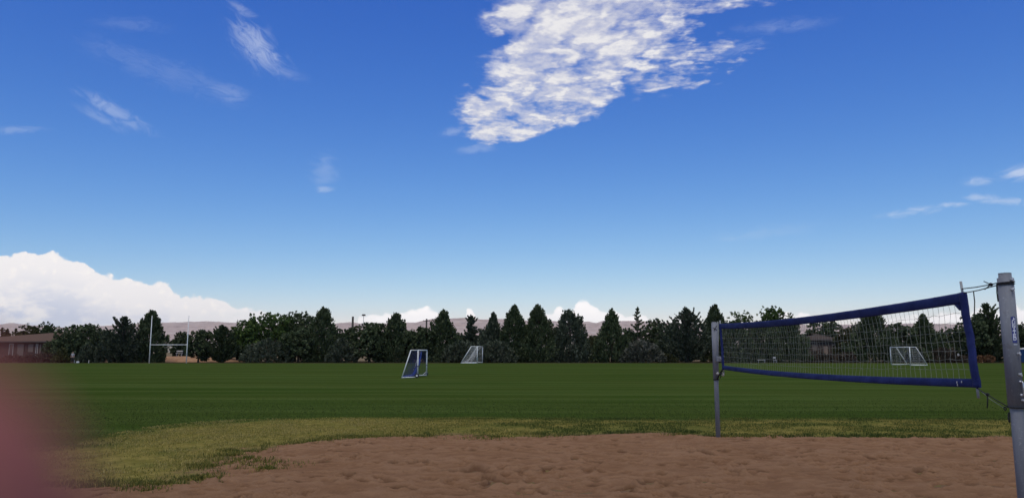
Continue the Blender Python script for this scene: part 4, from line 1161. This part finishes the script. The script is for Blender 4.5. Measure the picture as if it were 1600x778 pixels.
c = t.mix(t.ss(t.noise(tc, 60, 3, .7), .55, .75, 0, .5), c, (.045, .058, .19))
t.put(b.inputs['Base Color'], c)
bp = t.n('ShaderNodeBump'); bp.inputs['Strength'].default_value = .5; bp.inputs['Distance'].default_value = .01
t.put(bp.inputs['Height'], t.noise(tc, 26, 4, .65)); t.put(b.inputs['Normal'], bp.outputs[0])
M_bandin = M_band
M_cord = worn('net_cord', (.25, .26, .215), .15, 10, .85)
M_dowel = worn('net_dowel', (.27, .28, .28), .12, 12, .6)
M_stick = worn('sticker_blue', (.035, .045, .20), .12, 40, .45)
M_letter = worn('sticker_letter', (.66, .67, .74), .08, 40, .5)

YR, YL = 5.92, 15.35
def vball_post(pxm, pym, Y, top_py, slv_top, slv_bot, label):
    p = at(pxm, pym, Y)
    zt = at(pxm, top_py, Y).z; zs = at(pxm, slv_top, Y).z; zb = at(pxm, slv_bot, Y).z
    r = empty('volleyball_post', (p.x, Y, 0), 0, label, 'volleyball post', 'posts of the volleyball court')
    MB().tube([(0, 0, -.2), (0, 0, zt - .004)], .045, 28).build('pole', M_galv, r)
    MB().tube([(0, 0, zt - .004), (0, 0, zt + .004)], .0445, 28).build('end_cap', M_cap, r)
    q = MB()
    n = 32
    ring = []
    for (rad, z) in ((.0465, zb), (.056, zb), (.056, zs), (.0465, zs)):
        ring.append([q.bm.verts.new((rad * math.cos(2 * PI * k / n), rad * math.sin(2 * PI * k / n), z)) for k in range(n)])
    for a in range(4):
        A_, B_ = ring[a], ring[(a + 1) % 4]
        for k in range(n):
            f_ = q.bm.faces.new((A_[k], A_[(k + 1) % n], B_[(k + 1) % n], B_[k])); f_.smooth = a in (1, 3)
    q.build('sleeve', M_galv, r)
    return r, p, zt, zs, zb
nearp, pN, ztN, zsN, zbN = vball_post(1585, 600, YR, 427.5, 434.5, 637, 'grey steel volleyball post with a blue lettered sticker, nearest the camera at right')
farp, pF, ztF, zsF, zbF = vball_post(1119.6, 610, YL, 503, 504.5, 593, 'grey steel volleyball post at the far end of the net, standing at the grass edge')

# the direction round the near post that faces the camera
cdir = math.atan2(-pN.y, -pN.x)
def around(deg, rad, z):
    """a point on the near post, deg to the right of the side facing the camera"""
    a = cdir + math.radians(deg)
    return Vector((rad * math.cos(a), rad * math.sin(a), z))
def zpy(py): return at(1585, py, YR - .05).z
def eyebolt(deg, z, parent=nearp, ring=True):
    d = around(deg, 1, 0)
    q = MB().tube([d * .05 + Vector((0, 0, z)), d * .070 + Vector((0, 0, z))], .0055, 8).tube([d * .056 + Vector((0, 0, z)), d * .061 + Vector((0, 0, z))], .011, 6)
    o = q.build('eye_bolt', M_bolt, parent)
    if ring:
        tq = MB().torus((0, 0, 0), .011, .0035, 'x', 16, 8).build('eye', M_bolt, o)
        tq.location = d * .078 + Vector((0, 0, z - .002)); tq.rotation_euler = (0, 0, cdir + math.radians(deg) + .5)
    return o
for dg, py in ((42, 437), (40, 452), (44, 552), (40, 584.5)): eyebolt(dg, zpy(py))
h0, h1 = zpy(596), zpy(617)
d = around(42, 1, 0); tdir = around(132, 1, 0)
MB().tube([d * .056 + Vector((0, 0, h0)), d * .078 + Vector((0, 0, h0)), d * .084 + Vector((0, 0, h0 - .012)), d * .084 + Vector((0, 0, h1 + .012)), d * .078 + Vector((0, 0, h1)), d * .056 + Vector((0, 0, h1))], .005, 10).sphere(d * .058 + Vector((0, 0, h0)), .011).sphere(d * .058 + Vector((0, 0, h1)), .011).build('cleat', M_bolt, nearp)
eyebolt(46, zpy(625))

# sticker wrapped round the sleeve, with its stacked letters
SD = 31.0
def wrap(x, z, rad): return around(SD + math.degrees(x / .056), rad, z)
zs0, zs1 = zpy(535.5), zpy(494.0)
sw = .0175
q = MB()
nu, nv = 6, 14
outl = []
gridv = [[None] * (nv + 1) for _ in range(nu + 1)]
for i in range(nu + 1):
    for j in range(nv + 1):
        u = -sw + 2 * sw * i / nu
        z = zs0 + (zs1 - zs0) * j / nv
        if j == nv: z -= abs(u) * .35
        gridv[i][j] = q.bm.verts.new(wrap(u, z, .0568))
for i in range(nu):
    for j in range(nv):
        q.bm.faces.new((gridv[i][j], gridv[i + 1][j], gridv[i + 1][j + 1], gridv[i][j + 1]))
stk = q.build('sticker', M_stick, nearp)
LET = {   # strokes on a 0..1 x 0..1 box
    'U': [((.1, 1), (.1, .2)), ((.1, .2), (.3, .04)), ((.3, .04), (.7, .04)), ((.7, .04), (.9, .2)), ((.9, .2), (.9, 1))],
    'N': [((.1, 0), (.1, 1)), ((.1, 1), (.9, 0)), ((.9, 0), (.9, 1))],
    'I': [((.5, 0), (.5, 1)), ((.2, .96), (.8, .96)), ((.2, .04), (.8, .04))],
    'T': [((.5, 0), (.5, 1)), ((.05, .96), (.95, .96))],
    'E': [((.12, 0), (.12, 1)), ((.12, .96), (.9, .96)), ((.12, .5), (.75, .5)), ((.12, .04), (.9, .04))],
    'D': [((.12, 0), (.12, 1)), ((.12, .96), (.6, .96)), ((.6, .96), (.9, .7)), ((.9, .7), (.9, .3)), ((.9, .3), (.6, .04)), ((.6, .04), (.12, .04))],
    'mark': [((.62, 1.0), (.62, .30)), ((.62, .30), (.40, .08)), ((.40, .08), (.15, .18)), ((.62, .74), (.95, .55)), ((.95, .55), (.62, .42))],
}
def stroke(q, a, b_, w, rad):
    a, b_ = Vector((*a, 0)), Vector((*b_, 0)); dd = (b_ - a); L = dd.length; dd.normalize(); nn = Vector((-dd.y, dd.x, 0)) * w / 2
    a = a - dd * w * .35; b_ = b_ + dd * w * .35
    for k in range(3):
        p0, p1 = a.lerp(b_, k / 3), a.lerp(b_, (k + 1) / 3)
        q.bm.faces.new([q.bm.verts.new(wrap(p.x, p.y, rad)) for p in (p0 - nn, p1 - nn, p1 + nn, p0 + nn)])
z = zs1 - .012
lh, lw = .0215, .0225
step_ = (zs1 - zs0 - .030) / 7
for ch in ('mark', 'U', 'N', 'I', 'T', 'E', 'D'):
    q = MB()
    for s_i, (a, b_) in enumerate(LET[ch]):
        stroke(q, ((a[0] - .5) * lw, z - lh + a[1] * lh), ((b_[0] - .5) * lw, z - lh + b_[1] * lh), .0062, .0574 + .00012 * s_i)
    q.build('emblem' if ch == 'mark' else 'letter', M_letter, stk)
    z -= step_
q = MB()
for k in range(3): stroke(q, (-.010 + .009 * k, zs0 - .012), (-.005 + .009 * k, zs0 - .012), .006, .0572)
q.build('small_print', M_letter, nearp)

# net corners (metres), from the two dowels
TR, BR = at(1506.5, 456.5, 6.60), at(1529.5, 605.5, 6.42)
TL, BL = at(1124.0, 505.5, 14.75), at(1129.0, 577.0, 14.70)
net = empty('volleyball_net', (BR.x, BR.y, 0), 0, 'long volleyball net with dark blue bands stretched between the two grey posts', 'volleyball net')
O = Vector((BR.x, BR.y, 0))
sag_t, sag_b = .055, .045
def net_pt(s, v):
    """s: 0 near end .. 1 far end, v: 0 bottom .. 1 top (belly and sag included)"""
    bo = BR.lerp(BL, s); to = TR.lerp(TL, s)
    k = 4 * s * (1 - s)
    bo = bo - Vector((0, 0, sag_b * k)); to = to - Vector((0, 0, sag_t * k))
    p = bo.lerp(to, v)
    p.x += .06 * k * math.sin(PI * v) * .6 + .012 * mnoise.noise(Vector((s * 9, v * 3, 0)))
    return p - O
hgt = (TR - BR).length
def ribbon(name, sv, nlong, ncross, thick=.006, wr=.006, mat=M_band):
    """closed thin strip: sv(i, j) with i along, j across, both 0..1"""
    q = MB(); Fv, Bv = [], []
    for i in range(nlong + 1):
        a, c = [], []
        for j in range(ncross + 1):
            u, w = i / nlong, j / ncross
            p = sv(u, w)
            p = p + Vector((1, 0, 0)) * wr * (mnoise.noise(Vector((p.y * 4.5, p.z * 14, 3.1))) + .5 * mnoise.noise(Vector((p.y * 13, p.z * 9, 7.7))))
            bul = thick * (.5 + .9 * math.sin(PI * w))
            a.append(q.bm.verts.new(p + Vector((-bul, 0, 0)))); c.append(q.bm.verts.new(p + Vector((bul, 0, 0))))
        Fv.append(a); Bv.append(c)
    for i in range(nlong):
        for j in range(ncross):
            for f_ in (q.bm.faces.new((Fv[i][j], Fv[i + 1][j], Fv[i + 1][j + 1], Fv[i][j + 1])), q.bm.faces.new((Bv[i][j], Bv[i][j + 1], Bv[i + 1][j + 1], Bv[i + 1][j]))): f_.smooth = True
        q.bm.faces.new((Fv[i][0], Bv[i][0], Bv[i + 1][0], Fv[i + 1][0])); q.bm.faces.new((Fv[i][-1], Fv[i + 1][-1], Bv[i + 1][-1], Bv[i][-1]))
    for j in range(ncross):
        q.bm.faces.new((Fv[0][j], Fv[0][j + 1], Bv[0][j + 1], Bv[0][j])); q.bm.faces.new((Fv[-1][j], Bv[-1][j], Bv[-1][j + 1], Fv[-1][j + 1]))
    return q.build(name, mat, net)
bt_, bb_ = .098 / hgt, .075 / hgt
top_b = ribbon('top_band', lambda u, w: net_pt(u, 1 - bt_ * (1 - w)), 120, 5, wr=.007)
bot_b = ribbon('bottom_band', lambda u, w: net_pt(u, bb_ * w), 120, 5, wr=.010)
for (s0, s1) in ((-.0030, .0095), (.986, .9985)):
    ribbon('end_band', lambda u, w: net_pt(s0 + (s1 - s0) * (1 - w), u), 30, 6, thick=.0145, wr=.005)
MB().prism([net_pt(.0115, 1 - bt_) + Vector((-.014, 0, 0)), net_pt(.020, 1 - bt_) + Vector((-.014, 0, 0)), net_pt(.0115, 1 - bt_ - .07) + Vector((-.014, 0, 0))], (.028, 0, 0)).build('corner_patch', M_band, net)
M_tag = worn('care_label', (.5, .5, .52), .1, 30)
q = MB()
for s_, w_ in ((.0355, .25), (.036, .55), (.027, .62)):
    p = net_pt(s_, bb_ * w_) + Vector((-.016, 0, 0)); q.box(p, (.003, .010, .018))
q.build('care_label', M_tag, net)

# cords
rows, cols = 7, 88
V, Fc = [], []
def cord(P, rad):
    base = len(V)
    for k, p in enumerate(P):
        td = (P[min(k + 1, len(P) - 1)] - P[max(k - 1, 0)]).normalized(); x = td.orthogonal().normalized(); y = td.cross(x)
        for a in range(4): V.append(p + (x * math.cos(a * PI / 2) + y * math.sin(a * PI / 2)) * rad)
    for k in range(len(P) - 1):
        for a in range(4): Fc.extend((base + k * 4 + a, base + k * 4 + (a + 1) % 4, base + k * 4 + 4 + (a + 1) % 4, base + k * 4 + 4 + a))
rgn = np.random.default_rng(11)
jit = rgn.normal(0, .0045, (cols + 1, rows + 2, 3)); jit[:, 0] = 0; jit[:, -1] = 0
sh = rgn.normal(0, .004, cols + 1)
def gp(i, j):
    s = .0115 + (.986 - .0115) * (i / cols); v_ = bb_ + (1 - bt_ - bb_) * (j / (rows + 1))
    s2 = s + (.0035 * math.sin(i * .21) + sh[i] * .15) * math.sin(PI * j / (rows + 1))
    return net_pt(s2, v_) + Vector(jit[i, j])
for i in range(1, cols): cord([gp(i, j) for j in range(rows + 2)], .0014)
for j in range(1, rows + 1): cord([gp(i, j) for i in range(cols + 1)], .0018)
link('netting', mesh_np('netting', np.array([tuple(v) for v in V]), np.array(Fc), 4), net, [M_cord])

# dowels that spread the ends of the net
dt, db = net_pt(.003, 1.12), net_pt(.003, -.105)
MB().tube([db] + [net_pt(.003, k / 12) for k in range(13)] + [dt], .0105, 14).build('dowel', M_dowel, net)
dtl, dbl = net_pt(.9925, 1.07), net_pt(.9925, -.08)
MB().tube([dbl, dtl], .013, 12).build('dowel', M_dowel, net)
# ropes at the near end
PNl = pN - O; PNl.z = 0
def pn_at(deg, rad, py): 
    v_ = around(deg, rad, zpy(py)); return v_ + PNl
def rope(pts, rad, name='rope'): return MB().tube(pts, rad, 8).build(name, M_rope, net)
tip = dt.lerp(db, .065)
kn = at(1548, 444.5, 6.05) - O
a0 = pn_at(-78, .060, 441)
rope([tip, tip.lerp(kn, .5) + Vector((0, 0, -.004)), kn, a0], .0042)
tip2 = dt.lerp(db, .105)
rope([tip2, tip2.lerp(pn_at(-78, .060, 444.5), .5) + Vector((0, 0, -.006)), pn_at(-78, .060, 444.5)], .0042)
MB().sphere(kn, .016, (1, 1.3, .9)).sphere(kn + Vector((.02, -.1, .012)), .012).tube([kn, kn + Vector((-.03, .04, .03))], .004, 6).tube([kn, kn + Vector((-.02, .05, -.035))], .004, 6).build('knot', M_rope, net)
q = MB().torus((0, 0, 0), .0585, .0065, 'z', 36, 8).build('rope_loop', M_rope, net); q.location = Vector((PNl.x, PNl.y, zpy(440.5))); q.rotation_euler = (0, math.radians(-6), math.radians(10))
q = MB().torus((0, 0, 0), .0585, .005, 'z', 36, 8).build('rope_loop', M_rope, net); q.location = Vector((PNl.x, PNl.y, zpy(443))); q.rotation_euler = (0, math.radians(-4), math.radians(40))
rope([pn_at(-80, .060, 444), pn_at(-84, .062, 456), pn_at(-80, .060, 470)], .005)
hg = at(1521, 454.5, 6.45) - O
rope([hg, hg + Vector((.003, 0, -.09)), at(1522.5, 490, 6.45) - O], .0045)
# lower tie
lt = db.lerp(dt, .085); k2 = at(1543, 616, 6.2) - O; a1 = pn_at(-70, .060, 635.5)
rope([lt, lt.lerp(k2, .5) + Vector((0, 0, -.004)), k2, k2.lerp(a1, .5) + Vector((0, 0, -.003)), a1], .0042)
rope([k2, k2 + Vector((-.004, 0, -.05)), at(1542.5, 637, 6.2) - O], .0048)
MB().sphere(k2, .014, (1, 1.2, 1)).build('knot', M_rope, net)
M_thin = worn('thin_cord', (.20, .21, .19), .2, 20, .8)
hk = at(1570.5, 638, 6.0) - O
MB().tube([lt, lt.lerp(hk, .5) + Vector((0, 0, -.012)), hk], .0022, 6).build('cord', M_thin, net)
MB().torus(hk, .013, .004, 'x', 14, 6).build('hook', M_rope, net)
q = MB().torus((0, 0, 0), .058, .005, 'z', 36, 8).build('rope_loop', M_rope, net); q.location = Vector((PNl.x, PNl.y, zpy(637)))
rope([pn_at(-82, .052, 645), pn_at(-84, .056, 655), pn_at(-82, .052, 661)], .007)
# far end: ratchet box, straps
pf_ = Vector((pF.x, pF.y, 0)) - O
bx = at(1122.6, 560.5, 15.22) - O
far_b = MB().box(bx, (.085, .09, .10), bevel=.008).build('ratchet_box', M_galv, net)
MB().tube([bx + Vector((.02, 0, 0)), at(1128.2, 560.5, 15.0) - O], .011, 8).build('hook_arm', M_dowel, net)
MB().tube([at(1121.6, 502.5, 15.25) - O, at(1122.6, 556, 15.24) - O], .010, 8).build('tension_rod', M_dowel, net)
rope([at(1115.5, 516, 15.28) - O, at(1118.5, 511, 15.27) - O, at(1122, 507, 15.25) - O], .006)
for o_, rr_ in (((1129, 577.5), .016), ((1128.3, 583), .012)):
    p0 = at(*o_, 14.85) - O
    rope([p0, at(1125, 583.5, 15.05) - O, at(1122.3, 588, 15.2) - O, at(1121, 592, 15.28) - O], rr_)
rope([at(1126, 582, 15.0) - O, at(1126.3, 588, 15.0) - O, at(1125.2, 590.5, 15.0) - O], .009)
MB().sphere(at(1121.3, 583.5, 15.27) - O, .03).sphere(at(1129.6, 584.5, 14.9) - O, .028, (1, 1, 1.5)).build('buckle', M_fascia, net)
q = MB().torus((0, 0, 0), .058, .010, 'z', 28, 8).build('strap_loop', M_rope, net); q.location = Vector((pf_.x, pf_.y, zbF + .004))
q = MB().torus((0, 0, 0), .0575, .006, 'z', 28, 8).build('rope_loop', M_rope, net); q.location = Vector((pf_.x, pf_.y, at(1120, 514, YL).z)); q.rotation_euler = (0, math.radians(35), 0)

# ------------------------------------------------------------------ figures
def skin_body(name, joints, edges, mat, parent=None, voxel=None, smooth=2, root=0):
    """joints: [(co, rx, ry)], one continuous skinned surface, remeshed when voxel is set"""
    me = bpy.data.meshes.new(name); bm = bmesh.new()
    lay = bm.verts.layers.skin.verify()
    vs = [bm.verts.new(j[0]) for j in joints]
    for a, b_ in edges: bm.edges.new((vs[a], vs[b_]))
    for v_, j in zip(vs, joints):
        v_[lay].radius = (j[1], j[2] if len(j) > 2 else j[1]); v_[lay].use_root = False
    vs[root][lay].use_root = True
    bm.to_mesh(me); bm.free()
    o = bpy.data.objects.new(name, me); COL.objects.link(o)
    sk = o.modifiers.new('skin', 'SKIN'); sk.use_smooth_shade = True
    ss = o.modifiers.new('sub', 'SUBSURF'); ss.levels = smooth; ss.render_levels = smooth
    if voxel:
        rm = o.modifiers.new('re', 'REMESH'); rm.mode = 'VOXEL'; rm.voxel_size = voxel; rm.use_smooth_shade = True
        sm = o.modifiers.new('sm', 'SMOOTH'); sm.factor = .5; sm.iterations = 6
    dg = bpy.context.evaluated_depsgraph_get()
    m2 = bpy.data.meshes.new_from_object(o.evaluated_get(dg))
    COL.objects.unlink(o); bpy.data.objects.remove(o)
    m2.name = name; m2.materials.clear()
    for p in m2.polygons: p.use_smooth = True
    return link(name, m2, parent, [mat])

# person standing at the far left edge of the field
M_skin = worn('skin', (.42, .26, .19), .1, 20, .55)
M_shirt = worn('shirt_grey', (.36, .36, .38), .12, 12, .9)
M_trou = worn('trousers_black', (.018, .018, .020), .2, 12, .9)
M_hair = worn('hair_dark', (.025, .018, .014), .2, 40, .7)
M_shoe = worn('shoe_black', (.02, .02, .02), .2, 30, .7)
pp = gr(108.6, 566.8)
per = empty('person', (pp.x, 123.2, 0), math.radians(20), 'person in a grey shirt and dark trousers standing under the near-black tree', 'person')
J = [((0, 0, .96), .135, .10), ((0, 0, 1.15), .13, .095), ((0, -.01, 1.34), .165, .105), ((0, 0, 1.46), .10, .08), ((0, -.01, 1.53), .052), ((0, -.02, 1.60), .075, .085), ((0, -.02, 1.69), .085, .10), ((0, -.015, 1.755), .055, .07),
     ((.19, 0, 1.42), .055), ((.235, .01, 1.15), .042), ((.245, -.05, .90), .030), ((.245, -.07, .82), .034, .02),
     ((-.19, 0, 1.42), .055), ((-.235, .01, 1.15), .042), ((-.245, -.05, .90), .030), ((-.245, -.07, .82), .034, .02),
     ((.095, 0, .86), .088), ((.11, -.01, .50), .060), ((.115, .02, .10), .042), ((.12, -.10, .045), .040),
     ((-.095, 0, .86), .088), ((-.11, -.01, .50), .060), ((-.115, .02, .10), .042), ((-.12, -.10, .045), .040)]
E_ = [(0, 1), (1, 2), (2, 3), (3, 4), (4, 5), (5, 6), (6, 7), (3, 8), (8, 9), (9, 10), (10, 11), (3, 12), (12, 13), (13, 14), (14, 15), (0, 16), (16, 17), (17, 18), (18, 19), (0, 20), (20, 21), (21, 22), (22, 23)]
skin_body('body', J, E_, M_skin, per)
JS = [(j[0], j[1] * 1.09 + .006, (j[2] if len(j) > 2 else j[1]) * 1.09 + .006) for j in J]
skin_body('shirt', [JS[i] for i in (0, 1, 2, 3)] + [JS[8], ((.228, .008, 1.20), .056), JS[12], ((-.228, .008, 1.20), .056)], [(0, 1), (1, 2), (2, 3), (3, 4), (4, 5), (3, 6), (6, 7)], M_shirt, per)
skin_body('trousers', [((0, 0, .99), .15, .115), ((0, 0, .90), .15, .115), JS[16], JS[17], ((.115, .02, .09), .058), JS[20], JS[21], ((-.115, .02, .09), .058)], [(0, 1), (1, 2), (2, 3), (3, 4), (1, 5), (5, 6), (6, 7)], M_trou, per)
for s in (-1, 1): MB().sphere((s * .118, -.06, .045), .05, (.9, 2.5, .9), 2).build('shoe', M_shoe, per)
hq = MB().sphere((0, .005, 1.715), .102, (.92, 1.08, .95), 3)
bmesh.ops.delete(hq.bm, geom=[v_ for v_ in hq.bm.verts if (v_.co.y < -.045 and v_.co.z < 1.765) or v_.co.z < 1.63], context='VERTS')
hq.build('hair', M_hair, per)
for s in (-1, 1):
    MB().sphere((s * .032, -.098, 1.665), .012, (1, .5, .7), 1).build('eye', M_hair, per)
r = gr(110.6, 567)
tote = empty('bag', (r.x, 122.95, 0), .3, 'small white bag lying by the standing person', 'bag')
q = MB().box((0, 0, .12), (.42, .22, .24), bevel=.05); q.build('body', M_white, tote)
MB().tube([(-.1, 0, .23), (-.06, 0, .31), (.06, 0, .31), (.1, 0, .23)], .012, 8).build('handle', M_white, tote)

# ------------------------------------------------------------------ the photographer's finger over the edge of the lens
M_fin, t, b = new_mat('finger_skin', (.40, .17, .16), 1.0, 0, 0.0)
tc = t.n('ShaderNodeTexCoord').outputs['Object']
c = t.mix(t.ss(t.noise(tc, 120, 4, .6), .3, .7), (.28, .100, .088), (.36, .132, .118))
t.put(b.inputs['Base Color'], c)


fy = .0205
def fp(px, py, depth=fy):
    d = ray(px, py); return Vector((0, 0, EYE)) + d * (depth / (d.y * cp + (d.z) * sp) if False else depth / d.y)
tip_ = fp(-24, 812)
ax = Vector((1, .05, .40)).normalized()           # the finger points this way
hand = empty('hand', tip_ - ax * .0705, 0, 'blurred reddish fingertip of a hand over the lower left corner of the lens', 'hand')
L0 = tip_ - ax * .0705
sd1 = Vector((-.36, .12, 1)).normalized(); sd1 = (sd1 - ax * sd1.dot(ax)).normalized()      # across the knuckles
bk1 = ax.cross(sd1).normalized()                   # out of the back of the hand
if bk1.y < 0: bk1 = -bk1
def hp_(a, s, n): return ax * a + sd1 * s + bk1 * n
q = MB()
def limb(pts):
    """overlapping tapered capsules: (point, radius) along a chain"""
    for (p0, r0), (p1, r1) in zip(pts, pts[1:]):
        q.tube([p0, p1], [r0, r1], 16); 
    for p0, r0 in pts: q.sphere(p0, r0, sub=3)
limb([(hp_(-.30, -.052, -.010), .040), (hp_(-.19, -.040, -.004), .033), (hp_(-.10, -.031, 0), .025), (hp_(-.075, -.030, 0), .024)])
for s_ in (.0, -.021, -.042, -.062): limb([(hp_(-.080, -.030 + (s_ + .030) * .45, 0), .0150), (hp_(-.045, -.030 + (s_ + .030) * .8, .001), .0125), (hp_(-.004, s_, 0), .0100)])
fingers = [(0.0, .0755, .0080, 0.02), (-.021, .083, .0082, .25), (-.042, .077, .0077, .38), (-.062, .060, .0068, .5)]
for (s_, Lf, rf, curl) in fingers:
    p, a = Vector(hp_(-.004, s_, 0)), 0.0
    ch = [(p.copy(), rf * 1.22)]
    for seg, (fr, rr_) in enumerate(((.46, 1.08), (.30, 1.0), (.17, .90))):
        p = p + (ax * math.cos(a) - bk1 * math.sin(a)).normalized() * Lf * fr
        ch.append((p.copy(), rf * rr_)); a += curl * (1.6 if seg == 0 else 1.2)
    limb(ch)
limb([(hp_(-.078, -.010, -.006), .0155), (hp_(-.046, .018, -.014), .0125), (hp_(-.018, .031, -.021), .0100), (hp_(.006, .036, -.028), .0082)])
ob = q.build('palm_and_fingers', M_fin)
rm = ob.modifiers.new('re', 'REMESH'); rm.mode = 'VOXEL'; rm.voxel_size = .0014; rm.use_smooth_shade = True
sm = ob.modifiers.new('sm', 'SMOOTH'); sm.factor = .5; sm.iterations = 8
m2 = bpy.data.meshes.new_from_object(ob.evaluated_get(bpy.context.evaluated_depsgraph_get()))
bpy.data.objects.remove(ob)
m2.name = 'palm_and_fingers'; m2.materials.clear()
for pl in m2.polygons: pl.use_smooth = True
link('palm_and_fingers', m2, hand, [M_fin])
nl = MB().sphere((0, 0, 0), .0046, (1.15, 1.0, .3), 3).build('fingernail', worn('nail', (.36, .16, .15), .05, 60, .5), hand)
nl.location = hp_(.0600, 0, .0066)
nl.rotation_euler = Matrix((ax, -sd1, bk1)).transposed().to_euler()
